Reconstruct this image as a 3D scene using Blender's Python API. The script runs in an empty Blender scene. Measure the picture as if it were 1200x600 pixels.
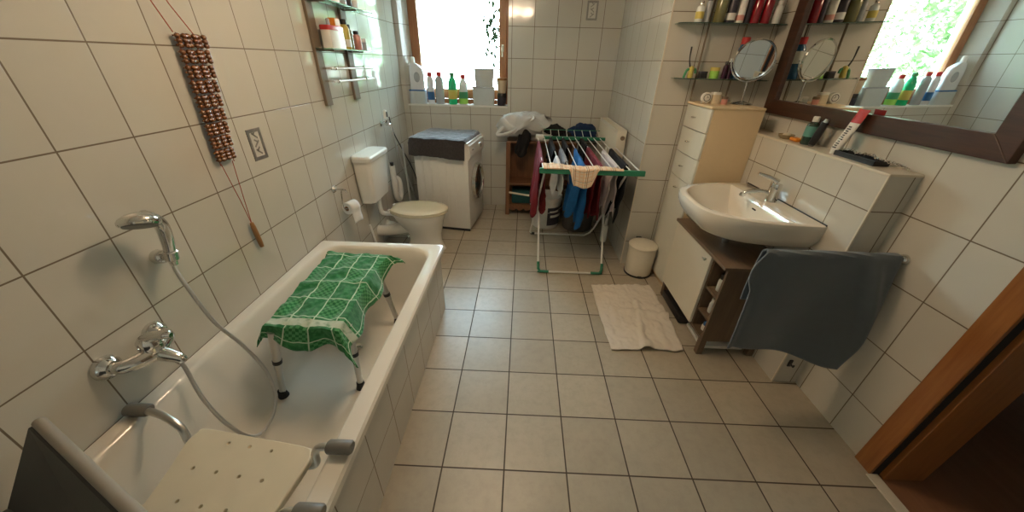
import bpy, bmesh, math, random
from mathutils import Vector, Matrix, noise
C = bpy.context.scene.collection
PI = math.pi
rnd = random.Random(7)

# ------------------------------------------------------------------ materials
class NT:
    def __init__(s, name):
        s.m = bpy.data.materials.new(name); s.m.use_nodes = True
        s.t = s.m.node_tree; s.t.nodes.clear()
        s.out = s.n('ShaderNodeOutputMaterial')
    def n(s, kind, **kw):
        nd = s.t.nodes.new(kind)
        for k, v in kw.items():
            if hasattr(nd, k) and not k.startswith('i_'): setattr(nd, k, v)
        return nd
    def l(s, a, b): s.t.links.new(a, b)
    def val(s, sock, v):
        if hasattr(v, 'is_output') or isinstance(v, bpy.types.NodeSocket): s.l(v, sock)
        else: sock.default_value = v
    def math(s, op, a, b=None, c=None):
        nd = s.n('ShaderNodeMath'); nd.operation = op
        s.val(nd.inputs[0], a)
        if b is not None: s.val(nd.inputs[1], b)
        if c is not None: s.val(nd.inputs[2], c)
        return nd.outputs[0]
    def mix(s, f, a, b):
        nd = s.n('ShaderNodeMix'); nd.data_type = 'RGBA'
        s.val(nd.inputs[0], f)
        for i, v in ((6, a), (7, b)):
            if isinstance(v, bpy.types.NodeSocket): s.l(v, nd.inputs[i])
            else: nd.inputs[i].default_value = (*v[:3], 1)
        return nd.outputs[2]
    def noise(s, scale, detail=3, vec=None, rough=.5):
        nd = s.n('ShaderNodeTexNoise'); nd.inputs['Scale'].default_value = scale
        nd.inputs['Detail'].default_value = detail; nd.inputs['Roughness'].default_value = rough
        if vec is not None: s.l(vec, nd.inputs['Vector'])
        return nd.outputs['Fac']
    def ramp(s, f, a, b):
        nd = s.n('ShaderNodeMapRange'); s.l(f, nd.inputs[0]); nd.inputs[1].default_value = a; nd.inputs[2].default_value = b
        return nd.outputs[0]
    def bump(s, h, strength=.3, dist=.002, normal=None):
        nd = s.n('ShaderNodeBump'); nd.inputs['Strength'].default_value = strength; nd.inputs['Distance'].default_value = dist
        s.l(h, nd.inputs['Height'])
        if normal is not None: s.l(normal, nd.inputs['Normal'])
        return nd.outputs[0]
    def bsdf(s, col=None, rough=.5, metal=0, coat=0, spec=None, sheen=0, trans=0, ior=None, normal=None, sss=0):
        p = s.n('ShaderNodeBsdfPrincipled')
        if col is not None:
            if isinstance(col, bpy.types.NodeSocket): s.l(col, p.inputs['Base Color'])
            else: p.inputs['Base Color'].default_value = (*col[:3], 1)
        s.val(p.inputs['Roughness'], rough); s.val(p.inputs['Metallic'], metal)
        p.inputs['Coat Weight'].default_value = coat; p.inputs['Coat Roughness'].default_value = .06
        p.inputs['Sheen Weight'].default_value = sheen
        p.inputs['Transmission Weight'].default_value = trans
        if ior: p.inputs['IOR'].default_value = ior
        if spec is not None: p.inputs['Specular IOR Level'].default_value = spec
        if normal is not None: s.l(normal, p.inputs['Normal'])
        s.l(p.outputs[0], s.out.inputs[0]); s.p = p
        return p

def objco(t):
    return t.n('ShaderNodeTexCoord').outputs['Object']
def pmat(name, col, rough=.5, metal=0, coat=0, var=.06, nscale=30, bump=0, bscale=200, sheen=0, spec=None):
    """procedural surface: base colour broken up by noise, optional fine bump"""
    t = NT(name); co = objco(t)
    f = t.noise(nscale, 4, co)
    c = t.mix(f, tuple(x*(1-var) for x in col), tuple(min(1, x*(1+var)) for x in col))
    nrm = t.bump(t.noise(bscale, 3, co), bump, .003) if bump else None
    t.bsdf(c, rough, metal, coat, spec, sheen, normal=nrm)
    return t.m
def glassy(name, tint=(1,1,1), refl=.10, rough=.02):
    """thin glass: see-through with a fresnel reflection"""
    t = NT(name)
    tr = t.n('ShaderNodeBsdfTransparent'); tr.inputs[0].default_value = (*tint, 1)
    g = t.n('ShaderNodeBsdfGlossy'); g.inputs['Roughness'].default_value = rough
    lw = t.n('ShaderNodeLayerWeight'); lw.inputs[0].default_value = .25
    f = t.math('MULTIPLY_ADD', lw.outputs['Fresnel'], .8, refl*.3)
    mx = t.n('ShaderNodeMixShader'); t.l(f, mx.inputs[0]); t.l(tr.outputs[0], mx.inputs[1]); t.l(g.outputs[0], mx.inputs[2])
    t.l(mx.outputs[0], t.out.inputs[0]); return t.m

def tile_mat(name, x0, y0, z0, w, h, col, grout, rough=.1, floor=False, var=.05, gw=.0019, wav=.06, coat=.18, spots=0.0, spec=.5):
    """rectangular tiles on a world-aligned grid with recessed joints"""
    t = NT(name)
    geo = t.n('ShaderNodeNewGeometry')
    sp = t.n('ShaderNodeSeparateXYZ'); t.l(geo.outputs['Position'], sp.inputs[0])
    X, Y, Z = sp.outputs
    if floor:
        U = t.math('DIVIDE', t.math('SUBTRACT', X, x0), w); V = t.math('DIVIDE', t.math('SUBTRACT', Y, y0), h)
    else:
        sn = t.n('ShaderNodeSeparateXYZ'); t.l(geo.outputs['True Normal'], sn.inputs[0])
        isx = t.math('GREATER_THAN', t.math('ABSOLUTE', sn.outputs[0]), .7)
        ux = t.math('DIVIDE', t.math('SUBTRACT', X, x0), w); uy = t.math('DIVIDE', t.math('SUBTRACT', Y, y0), w)
        U = t.math('ADD', t.math('MULTIPLY', uy, isx), t.math('MULTIPLY', ux, t.math('SUBTRACT', 1.0, isx)))
        V = t.math('DIVIDE', t.math('SUBTRACT', Z, z0), h)
    def edge(a, size):
        fr = t.math('FRACT', a)
        return t.math('MULTIPLY', t.math('MINIMUM', fr, t.math('SUBTRACT', 1.0, fr)), size)
    d = t.math('MINIMUM', edge(U, w), edge(V, h))
    tile = t.n('ShaderNodeMapRange'); tile.interpolation_type = 'SMOOTHSTEP'
    t.l(d, tile.inputs[0]); tile.inputs[1].default_value = gw; tile.inputs[2].default_value = gw*1.7
    mask = tile.outputs[0]
    cb = t.n('ShaderNodeCombineXYZ'); t.l(t.math('FLOOR', U), cb.inputs[0]); t.l(t.math('FLOOR', V), cb.inputs[1])
    wn = t.n('ShaderNodeTexWhiteNoise'); t.l(cb.outputs[0], wn.inputs['Vector'])
    nz = t.noise(7, 5, geo.outputs['Position'], .6)
    f = t.math('ADD', t.math('MULTIPLY', wn.outputs['Value'], .45), t.math('MULTIPLY', nz, .55))
    c = t.mix(f, tuple(x*(1-var) for x in col), tuple(min(1, x*(1+var)) for x in col))
    if spots:
        n2 = t.ramp(t.noise(22, 6, geo.outputs['Position'], .7), .45, .7)
        c = t.mix(t.math('MULTIPLY', n2, spots), c, tuple(x*.62 for x in col))
    c = t.mix(mask, grout, c)
    r = t.math('ADD', t.math('MULTIPLY', mask, rough-.7), .7)
    b1 = t.bump(mask, .5, .0015)
    b2 = t.bump(t.noise(9, 2, geo.outputs['Position']), wav, .02, b1)
    if floor: b2 = t.bump(t.noise(60, 3, geo.outputs['Position']), .22, .002, b2)
    t.bsdf(c, r, 0, coat, spec, normal=b2)
    return t.m

def wood_mat(name, a, b, axis='Z', scale=1.0, rough=.4, coat=.1):
    t = NT(name); co = objco(t)
    mp = t.n('ShaderNodeMapping'); t.l(co, mp.inputs[0])
    s = {'X': (1.2, 18, 18), 'Y': (18, 1.2, 18), 'Z': (18, 18, 1.2)}[axis]
    mp.inputs['Scale'].default_value = tuple(x*scale for x in s)
    f = t.noise(2.4, 6, mp.outputs[0], .65)
    c = t.mix(t.ramp(f, .3, .7), a, b)
    t.bsdf(c, rough, 0, coat, normal=t.bump(f, .12, .002)); return t.m

M = {}
WT = (.59, .57, .50)
GROUT = (.17, .13, .085)
M['tile_left'] = tile_mat('cream_wall_tile', 1.519, .345, .245, .2412, .2985, WT, GROUT)
M['tile_back'] = tile_mat('cream_wall_tile_back', 1.519, .345, .245, .2412, .2985, WT, GROUT)
M['tile_right'] = tile_mat('cream_wall_tile_right', 2.441, .3295, .245, .2412, .2985, WT, GROUT, rough=.14)
M['tile_floor'] = tile_mat('beige_floor_tile', 1.1018, 0, 0, .3, .3, (.43, .38, .29), (.06, .042, .025), rough=.36, floor=True, var=.2, gw=.0025, wav=.05, coat=.0, spots=.3)
M['grout_strip'] = pmat('tile_trim', (.66, .60, .48), .3)
M['plaster'] = pmat('white_ceiling_paint', (.78, .76, .72), .9, bump=.1)
M['hall_paint'] = pmat('hall_wall_paint', (.6, .55, .47), .9)
M['ceramic'] = pmat('white_ceramic', (.80, .77, .69), .12, coat=.6, var=.02, nscale=6)
M['ceramic_warm'] = pmat('cream_ceramic', (.80, .76, .66), .1, coat=.7, var=.02, nscale=6)
M['enamel'] = pmat('bath_enamel', (.74, .70, .61), .13, coat=.5, var=.03, nscale=5)
M['seatcream'] = pmat('cream_toilet_plastic', (.74, .68, .50), .2, coat=.4, var=.03)
M['plastic_cream'] = pmat('cream_plastic', (.66, .58, .42), .38, var=.05, nscale=12, bump=.04)
M['plastic_white'] = pmat('white_plastic', (.78, .77, .72), .3, var=.03)
M['plastic_grey'] = pmat('grey_plastic', (.16, .155, .135), .45, var=.08)
M['plastic_dark'] = pmat('dark_plastic', (.02, .02, .022), .35)
M['plastic_green'] = pmat('green_plastic', (.03, .22, .12), .35, var=.08)
M['rubber'] = pmat('black_rubber', (.015, .015, .015), .7)
M['chrome'] = pmat('chrome', (.72, .71, .68), .1, 1.0, var=.02)
M['alu'] = pmat('brushed_aluminium', (.62, .61, .58), .3, 1.0, var=.05)
M['shelf_alu'] = pmat('bronze_toned_aluminium', (.20, .155, .105), .6, .1, var=.05)
M['hose'] = pmat('steel_hose', (.55, .54, .52), .3, .9, bump=.6, bscale=600)
M['white_metal'] = pmat('white_lacquered_metal', (.76, .75, .70), .3, var=.03)
M['radiator'] = pmat('cream_radiator_paint', (.70, .66, .54), .4, var=.03)
M['cab_white'] = pmat('white_cabinet_front', (.70, .69, .60), .3, coat=.2, var=.03)
M['cab_side'] = pmat('cream_cabinet_side', (.74, .58, .36), .45, var=.03)
M['door_white'] = pmat('white_vanity_door', (.72, .69, .58), .35, coat=.2, var=.02)
M['wood_window'] = wood_mat('stained_window_wood', (.28, .105, .035), (.42, .18, .07), 'Z')
M['wood_window_h'] = wood_mat('stained_window_rail_wood', (.28, .105, .035), (.42, .18, .07), 'X')
M['wood_door'] = wood_mat('door_frame_wood', (.25, .085, .018), (.36, .14, .035), 'Z', rough=.35, coat=.3)
M['wood_dark'] = wood_mat('dark_mirror_frame_wood', (.035, .014, .007), (.075, .03, .015), 'Y', rough=.4)
M['wood_shelf'] = wood_mat('rustic_shelf_wood', (.16, .07, .03), (.26, .12, .05), 'Z', rough=.5)
M['wood_vanity'] = wood_mat('grey_brown_vanity_wood', (.115, .075, .045), (.17, .115, .07), 'Z', rough=.5)
M['wood_bead'] = wood_mat('dark_bead_wood', (.09, .028, .008), (.26, .10, .03), 'Y', 2, rough=.25, coat=.5)
M['wood_handle'] = wood_mat('light_handle_wood', (.28, .13, .04), (.38, .19, .07), 'Z', 2)
M['hall_floor'] = wood_mat('hall_laminate', (.22, .10, .05), (.30, .15, .085), 'Y', .5)
M['string'] = pmat('red_string', (.35, .08, .05), .8)
M['silver'] = pmat('silver_inlay', (.30, .29, .27), .35, .6, var=.3, nscale=60)
M['inlay_light'] = pmat('pale_inlay', (.60, .58, .52), .3)
M['fur'] = pmat('dark_grey_fleece', (.032, .028, .03), .95, var=.8, nscale=60, bump=1.0, bscale=120, sheen=.5)
M['towel_blue'] = pmat('blue_grey_terry', (.10, .125, .142), .95, var=.1, nscale=25, bump=.6, bscale=500, sheen=.3)
M['towel_white'] = pmat('cream_terry', (.74, .68, .58), .95, var=.04, nscale=14, bump=.6, bscale=500, sheen=.2)
M['red_cloth'] = pmat('red_cloth', (.17, .004, .010), .85, var=.15, bump=.3)
M['blue_cloth'] = pmat('bright_blue_cloth', (.008, .13, .38), .85, var=.25, bump=.3)
M['navy_cloth'] = pmat('navy_cloth', (.008, .03, .10), .9, var=.2, bump=.3)
M['teal_cloth'] = pmat('dark_teal_cloth', (.01, .07, .07), .9)
M['black_cloth'] = pmat('black_cloth', (.008, .008, .010), .9, bump=.3)
M['white_cloth'] = pmat('white_cloth', (.66, .64, .62), .9, bump=.3)
M['pink_cloth'] = pmat('pale_pink_cloth', (.62, .55, .54), .9, bump=.3)
M['grey_cloth'] = pmat('grey_patterned_cloth', (.22, .22, .23), .9, var=.7, nscale=90)
M['paper'] = pmat('toilet_paper', (.82, .80, .76), .9, bump=.3)
M['glass'] = glassy('thin_glass')
M['glass_shelf'] = glassy('shelf_glass', (.86, .93, .90), .12)
M['glass_edge'] = pmat('green_glass_edge', (.06, .11, .09), .15, coat=.5)
M['glass_dark'] = pmat('dark_porthole_glass', (.04, .045, .05), .06, coat=1)
t = NT('mirror_glass'); t.bsdf((.86, .88, .86), .01, 1.0); M['mirror'] = t.m
M['liquid_green'] = pmat('green_bottle_plastic', (.02, .55, .22), .12, coat=.6)
M['bottle_clear'] = pmat('milky_clear_plastic', (.72, .76, .72), .15, coat=.4)
M['lime'] = pmat('lime_liquid', (.35, .70, .12), .2)
M['bottle_white'] = pmat('white_bottle_plastic', (.76, .78, .80), .25, coat=.2)
M['bottle_grey'] = pmat('silver_grey_bottle', (.42, .45, .48), .25, coat=.3)
M['cap_red'] = pmat('red_cap', (.50, .03, .03), .3)
M['cap_black'] = pmat('black_cap', (.015, .015, .015), .3)
M['label_blue'] = pmat('blue_label', (.03, .14, .36), .4)
M['label_green'] = pmat('green_label', (.06, .30, .13), .4)
M['label_yellow'] = pmat('yellow_label', (.62, .52, .12), .4)
M['label_white'] = pmat('white_label', (.78, .76, .70), .4)
M['label_dark'] = pmat('dark_label', (.04, .035, .05), .4)
M['label_pink'] = pmat('pink_label', (.65, .30, .25), .4)
M['orange'] = pmat('orange_plastic', (.75, .27, .03), .3)
M['deep_red'] = pmat('deep_red_bottle', (.26, .005, .012), .15, coat=.6)
M['olive'] = pmat('olive_bottle', (.16, .15, .05), .2, coat=.5)
M['purple'] = pmat('dark_purple_bottle', (.05, .012, .04), .2, coat=.5)
M['teal_bottle'] = pmat('blue_bottle', (.02, .10, .22), .15, coat=.6)
M['tubgrey'] = pmat('frosted_box_plastic', (.56, .61, .61), .3)
M['bucket'] = pmat('paint_bucket_plastic', (.70, .69, .66), .35)
M['skin_paper'] = pmat('dark_cavity', (.02, .018, .015), .9)
M['foliage'] = pmat('garden_leaf', (.20, .34, .12), .6, var=.3, nscale=3)
M['gravel'] = pmat('pale_gravel', (.62, .62, .58), .9, var=.1, nscale=3)
M['bark'] = pmat('tree_bark', (.12, .08, .05), .9, bump=.5)
t = NT('plastic_bag_film')
co = objco(t)
p = t.bsdf((.62, .63, .62), .25, 0, .3, normal=t.bump(t.noise(60, 4, co), .6, .004)); p.inputs['Alpha'].default_value = .86
M['bag'] = t.m
t = NT('lit_bulb'); em = t.n('ShaderNodeEmission'); em.inputs[0].default_value = (1, .72, .47, 1); em.inputs[1].default_value = 45
t.l(em.outputs[0], t.out.inputs[0]); M['bulb'] = t.m

# checked green towel, pattern in its own cloth coordinates (metres)
def uvxy(t):
    uv = t.n('ShaderNodeUVMap'); sp = t.n('ShaderNodeSeparateXYZ'); t.l(uv.outputs[0], sp.inputs[0]); return uv.outputs[0], sp.outputs[0], sp.outputs[1]
def stripe(t, a, period, off, width):
    fr = t.math('FRACT', t.math('DIVIDE', t.math('SUBTRACT', a, off), period))
    return t.math('LESS_THAN', fr, width/period)
t = NT('green_checked_towel'); uv, U, V = uvxy(t)
lines = t.math('MAXIMUM', stripe(t, U, .105, .055, .006), stripe(t, V, .15, .04, .006))
chk = t.n('ShaderNodeTexChecker'); t.l(uv, chk.inputs[0]); chk.inputs['Scale'].default_value = 70
cell = t.n('ShaderNodeTexChecker'); cbm = t.n('ShaderNodeCombineXYZ')
t.l(t.math('DIVIDE', t.math('SUBTRACT', U, .055), .105), cbm.inputs[0]); t.l(t.math('DIVIDE', t.math('SUBTRACT', V, .04), .15), cbm.inputs[1])
t.l(cbm.outputs[0], cell.inputs[0]); cell.inputs['Scale'].default_value = 1
nz = t.noise(14, 4, uv)
base = t.mix(nz, (.002, .10, .020), (.006, .20, .045))
pat = t.math('MULTIPLY', t.math('MULTIPLY', chk.outputs['Fac'], cell.outputs['Fac']), .55)
pat2 = t.math('MULTIPLY', t.math('MULTIPLY', t.math('SUBTRACT', 1.0, cell.outputs['Fac']), t.ramp(t.noise(45, 3, uv), .45, .6)), .25)
c = t.mix(t.math('MAXIMUM', pat, pat2), base, (.12, .42, .16))
c = t.mix(t.math('MULTIPLY', lines, .8), c, (.60, .72, .55))
band = t.math('MULTIPLY', t.math('GREATER_THAN', V, .13), t.math('LESS_THAN', V, .175))
c = t.mix(t.math('MULTIPLY', band, t.ramp(t.noise(30, 3, uv), .2, .5)), c, (.50, .58, .46))
t.bsdf(c, .95, sheen=.3, normal=t.bump(t.noise(300, 2, uv), .4, .002)); M['towel_green'] = t.m
t = NT('peach_checked_tea_towel'); uv, U, V = uvxy(t)
dk = t.math('MAXIMUM', stripe(t, U, .10, .03, .004), t.math('MAXIMUM', stripe(t, U, .10, .043, .004), stripe(t, V, .10, .02, .004)))
lt = t.math('MAXIMUM', stripe(t, U, .034, .0, .010), stripe(t, V, .034, 0, .010))
c = t.mix(t.math('MULTIPLY', lt, .6), (.74, .64, .50), (.72, .42, .22)); c = t.mix(t.math('MULTIPLY', dk, .75), c, (.07, .05, .04))
t.bsdf(c, .9); M['tea'] = t.m
# wicker weave
t = NT('grey_wicker'); co = objco(t)
wv = t.n('ShaderNodeTexBrick'); sp = t.n('ShaderNodeSeparateXYZ'); t.l(co, sp.inputs[0])
ang = t.math('MULTIPLY', t.math('ARCTAN2', sp.outputs[1], sp.outputs[0]), .18)
cbn = t.n('ShaderNodeCombineXYZ'); t.l(ang, cbn.inputs[0]); t.l(sp.outputs[2], cbn.inputs[1]); t.l(cbn.outputs[0], wv.inputs[0])
wv.inputs['Scale'].default_value = 22; wv.inputs['Mortar Size'].default_value = .03
wv.inputs['Color1'].default_value = (.16, .14, .12, 1); wv.inputs['Color2'].default_value = (.10, .09, .08, 1); wv.inputs['Mortar'].default_value = (.02, .02, .02, 1)
t.bsdf(wv.outputs['Color'], .7, normal=t.bump(wv.outputs['Fac'], -.8, .004)); M['wicker'] = t.m

# ------------------------------------------------------------------ mesh helpers
class MB:
    """collects shapes in world coordinates"""
    def __init__(s): s.bm = bmesh.new(); s.uv = None
    def merge(s, b):
        me = bpy.data.meshes.new('tmp'); b.to_mesh(me); b.free(); s.bm.from_mesh(me); bpy.data.meshes.remove(me); return s
    def box(s, x0, x1, y0, y1, z0, z1, bev=0, seg=2, rot=None, piv=None):
        b = bmesh.new(); bmesh.ops.create_cube(b, size=1)
        for v in b.verts: v.co = Vector(((x0+x1)/2+v.co.x*(x1-x0), (y0+y1)/2+v.co.y*(y1-y0), (z0+z1)/2+v.co.z*(z1-z0)))
        if bev: bmesh.ops.bevel(b, geom=b.edges[:], offset=min(bev, .45*min(x1-x0, y1-y0, z1-z0)), segments=seg, affect='EDGES', profile=.5)
        if rot is not None:
            pv = Vector(piv) if piv else Vector(((x0+x1)/2, (y0+y1)/2, (z0+z1)/2))
            for v in b.verts: v.co = pv + rot @ (v.co-pv)
        return s.merge(b)
    def rings(s, rings, cap0=True, cap1=True, close=True):
        vs = [[s.bm.verts.new(p) for p in r] for r in rings]; n = len(vs[0])
        for a, b in zip(vs, vs[1:]):
            for i in range(n if close else n-1):
                j = (i+1) % n
                s.bm.faces.new((a[i], a[j], b[j], b[i]))
        if cap0: s.bm.faces.new(vs[0][::-1])
        if cap1: s.bm.faces.new(vs[-1])
        return s
    def tube(s, pts, r, seg=10, smooth=0, caps=True, closed=False):
        P = [Vector(p) for p in pts]
        if smooth: P = catmull(P, smooth, closed)
        R = r if isinstance(r, (list, tuple)) else [r]*len(P)
        if len(R) != len(P):
            R = [R[min(len(R)-1, int(i*(len(R)-1)/(len(P)-1)))] + (R[min(len(R)-1, int(i*(len(R)-1)/(len(P)-1))+1)]-R[min(len(R)-1, int(i*(len(R)-1)/(len(P)-1)))])*((i*(len(R)-1)/(len(P)-1)) % 1) for i in range(len(P))]
        rings = []; n = len(P); up = None
        for i, p in enumerate(P):
            d = (P[(i+1) % n]-P[i-1]) if closed else (P[min(i+1, n-1)]-P[max(i-1, 0)])
            d.normalize()
            if up is None: up = Vector((0, 0, 1)) if abs(d.z) < .9 else Vector((1, 0, 0))
            a = d.cross(up).normalized(); up = a.cross(d).normalized()
            rings.append([p+(a*math.cos(k*2*PI/seg)+up*math.sin(k*2*PI/seg))*R[i] for k in range(seg)])
        if closed: rings.append(rings[0]); caps = False
        return s.rings(rings, caps, caps)
    def lathe(s, prof, c=(0, 0, 0), seg=28, sx=1, sy=1, rot=None, cap=True):
        c = Vector(c); rs = []
        for r, z in prof:
            ring = []
            for k in range(seg):
                v = Vector((math.cos(k*2*PI/seg)*r*sx, math.sin(k*2*PI/seg)*r*sy, z))
                ring.append(c+(rot @ v if rot is not None else v))
            rs.append(ring)
        return s.rings(rs, cap, cap)
    def sphere(s, c, r, sub=2, sc=(1, 1, 1)):
        b = bmesh.new(); bmesh.ops.create_icosphere(b, subdivisions=sub, radius=r)
        for v in b.verts: v.co = Vector((v.co.x*sc[0], v.co.y*sc[1], v.co.z*sc[2]))+Vector(c)
        return s.merge(b)
    def sheet(s, fn, nu, nv, uvs=(1, 1)):
        if s.uv is None: s.uv = s.bm.loops.layers.uv.new('UVMap')
        g = [[s.bm.verts.new(fn(i/nu, j/nv)) for j in range(nv+1)] for i in range(nu+1)]
        for i in range(nu):
            for j in range(nv):
                f = s.bm.faces.new((g[i][j], g[i+1][j], g[i+1][j+1], g[i][j+1]))
                for lp, (a, b) in zip(f.loops, ((i, j), (i+1, j), (i+1, j+1), (i, j+1))): lp[s.uv].uv = (a/nu*uvs[0], b/nv*uvs[1])
        return s
    def prism(s, poly, axis, a, b, bev=0):
        """extrude a 2D polygon along an axis"""
        def P(p, q):
            return {'x': Vector((q, p[0], p[1])), 'y': Vector((p[0], q, p[1])), 'z': Vector((p[0], p[1], q))}[axis]
        b_ = bmesh.new(); v0 = [b_.verts.new(P(p, a)) for p in poly]; v1 = [b_.verts.new(P(p, b)) for p in poly]; n = len(poly)
        b_.faces.new(v0[::-1]); b_.faces.new(v1)
        for i in range(n): b_.faces.new((v0[i], v0[(i+1) % n], v1[(i+1) % n], v1[i]))
        if bev: bmesh.ops.bevel(b_, geom=b_.edges[:], offset=bev, segments=2, affect='EDGES', profile=.5)
        return s.merge(b_)
    def build(s, name, mat, parent=None, smooth=True, solid=0, sub=0, origin=None, recalc=True, offset=0):
        bm = s.bm
        if recalc: bmesh.ops.recalc_face_normals(bm, faces=bm.faces[:])
        if parent is not None:
            o0 = Vector(parent.get('_o', (0, 0, 0)))
        elif origin is not None: o0 = Vector(origin)
        else:
            xs = [v.co for v in bm.verts]
            o0 = Vector(((min(v.x for v in xs)+max(v.x for v in xs))/2, (min(v.y for v in xs)+max(v.y for v in xs))/2, min(v.z for v in xs)))
        for v in bm.verts: v.co -= o0
        me = bpy.data.meshes.new(name); bm.to_mesh(me); bm.free()
        me.materials.append(M[mat] if isinstance(mat, str) else mat)
        if smooth:
            me.polygons.foreach_set('use_smooth', [True]*len(me.polygons))
            try: me.set_sharp_from_angle(angle=math.radians(38))
            except Exception: pass
        o = bpy.data.objects.new(name, me); C.objects.link(o)
        if parent is not None: o.parent = parent
        else: o.location = o0
        o['_o'] = tuple(o0)
        if solid:
            md = o.modifiers.new('thickness', 'SOLIDIFY'); md.thickness = solid; md.offset = offset
        if sub:
            md = o.modifiers.new('smooth', 'SUBSURF'); md.levels = sub; md.render_levels = sub
        return o

def catmull(P, k, closed=False):
    out = []; n = len(P)
    rng = range(n if closed else n-1)
    for i in rng:
        a, b, c, d = (P[(i-1) % n] if closed or i > 0 else P[0]*2-P[1]), P[i], P[(i+1) % n], (P[(i+2) % n] if closed or i+2 < n else P[n-1]*2-P[n-2])
        for j in range(k):
            t = j/k
            out.append(.5*((2*b)+(c-a)*t+(2*a-5*b+4*c-d)*t*t+(3*b-a-3*c+d)*t**3))
    if not closed: out.append(P[-1])
    return out
def rrect(cx, cy, hx, hy, rad, z, n=6):
    pts = []
    for (sx, sy, a0) in ((1, 1, 0), (-1, 1, PI/2), (-1, -1, PI), (1, -1, 1.5*PI)):
        for k in range(n+1):
            a = a0+k*PI/2/n
            pts.append(Vector((cx+sx*(hx-rad)+math.cos(a)*rad, cy+sy*(hy-rad)+math.sin(a)*rad, z)))
    return pts
def R(ax, deg): return Matrix.Rotation(math.radians(deg), 3, ax)
def thing(name, label, cat, loc, group=None):
    o = bpy.data.objects.new(name, None); C.objects.link(o); o.empty_display_size = .05
    o.location = loc; o['_o'] = tuple(loc); o['label'] = label; o['category'] = cat
    if group: o['group'] = group
    return o
def tag(o, label, cat, group=None):
    o['label'] = label; o['category'] = cat
    if group: o['group'] = group
    return o
def struct(o): o['kind'] = 'structure'; return o
def nz(x, y=0, z=0): return noise.noise(Vector((x, y, z)))
def copy_thing(root, loc, label):
    r = root.copy(); C.objects.link(r); r.location = loc; r['label'] = label
    for ch in list(root.children):
        c = ch.copy(); C.objects.link(c); c.parent = r
        for g in ch.children:
            d = g.copy(); C.objects.link(d); d.parent = c
    return r

# ------------------------------------------------------------------ room
XR, YB, YF, ZC = 3.196, 3.483, -1.5, 2.55
CX, CY = 2.441, 2.02       # chimney breast: left face x, front face y
struct(MB().box(-.2, XR+.0, YF-.2, YB+.35, -.12, 0).build('floor', 'tile_floor', smooth=False))
struct(MB().box(-.2, XR+1.6, YF-.2, YB+.35, ZC, ZC+.1).build('ceiling', 'plaster', smooth=False))
struct(MB().box(-.2, 0, YF-.2, YB+.35, 0, ZC).build('wall_left', 'tile_left', smooth=False))
struct(MB().box(0, XR+.2, YF-.2, YF, 0, ZC).build('wall_front', 'tile_left', smooth=False))
wb = MB()
WX0, WX1, WZ0, WZ1 = .055, 1.238, 1.225, 2.42
wb.box(0, WX0, YB, YB+.35, 0, ZC); wb.box(WX1, CX, YB, YB+.35, 0, ZC)
wb.box(WX0, WX1, YB, YB+.35, 0, WZ0); wb.box(WX0, WX1, YB, YB+.35, WZ1, ZC)
wb.prism([(WX0, YB+.001), (.118, YB+.15), (.118, YB+.349), (WX0, YB+.349)], 'z', WZ0, WZ1)
struct(wb.build('wall_back', 'tile_back', smooth=False))
struct(MB().box(CX, XR, CY, YB+.35, 0, ZC).build('wall_chimney', 'tile_right', smooth=False))
# right wall with a doorway
DY0, DY1, DZ = -.80, .075, 2.03
wr = MB(); wr.box(XR, XR+.2, DY1, YB+.35, 0, ZC); wr.box(XR, XR+.2, YF-.2, DY0, 0, ZC); wr.box(XR, XR+.2, DY0, DY1, DZ, ZC)
struct(wr.build('wall_right', 'tile_right', smooth=False))
# half-height tiled ledge behind the sink
LX, LY, LZ = 3.052, .615, 1.318
struct(MB().box(LX, XR, LY, CY, 0, LZ-.012).build('wall_ledge', 'tile_right', smooth=False))
struct(MB().box(LX-.004, XR, LY-.004, CY, LZ-.012, LZ, .003).build('trim_1', 'grout_strip', smooth=False))
e = MB(); e.box(CX-.003, CX+.006, CY-.003, CY+.006, 0, ZC, .002); e.box(LX-.003, LX+.006, LY-.003, LY+.006, 0, LZ-.012, .002)
struct(e.build('trim_2', 'grout_strip', smooth=False))
struct(MB().box(WX0, WX1, YB-.004, YB+.155, WZ0, WZ0+.018, .003).build('trim_3', 'plastic_white', smooth=False))
# decorated inlay tiles (thin silver plates with a lighter leaf motif)
def inlay(name, axis, a0, a1, z0, z1, p):
    f = MB(); g = MB()
    w, h = a1-a0, z1-z0
    def B(mb, u0, u1, v0, v1, t, rot=None):
        if axis == 'x': mb.box(p, p+t, a0+u0, a0+u1, z0+v0, z0+v1, rot=rot)
        else: mb.box(a0+u0, a0+u1, p-t, p, z0+v0, z0+v1, rot=rot)
    m = .018
    B(f, 0, w, 0, m, .003); B(f, 0, w, h-m, h, .003); B(f, 0, m, m, h-m, .003); B(f, w-m, w, m, h-m, .003)
    ax = 'X' if axis == 'x' else 'Y'
    for k in range(3):
        v = m+.012+k*(h-2*m)/3
        B(f, w*.28, w*.72, v+.008, v+.016, .0025, R(ax, 38 if k % 2 else -38))
        B(f, w*.36, w*.64, v+.022, v+.03, .0025, R(ax, -30 if k % 2 else 40))
    B(g, m, w-m, m, h-m, .0015)
    a = struct(f.build(name, 'silver', smooth=False)); b = g.build(name+'_panel', 'inlay_light', a, smooth=False)
inlay('trim_4', 'x', .885, .99, 1.212, 1.372, 0)
inlay('trim_5', 'y', 2.055, 2.17, 2.102, 2.27, YB)
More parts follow.
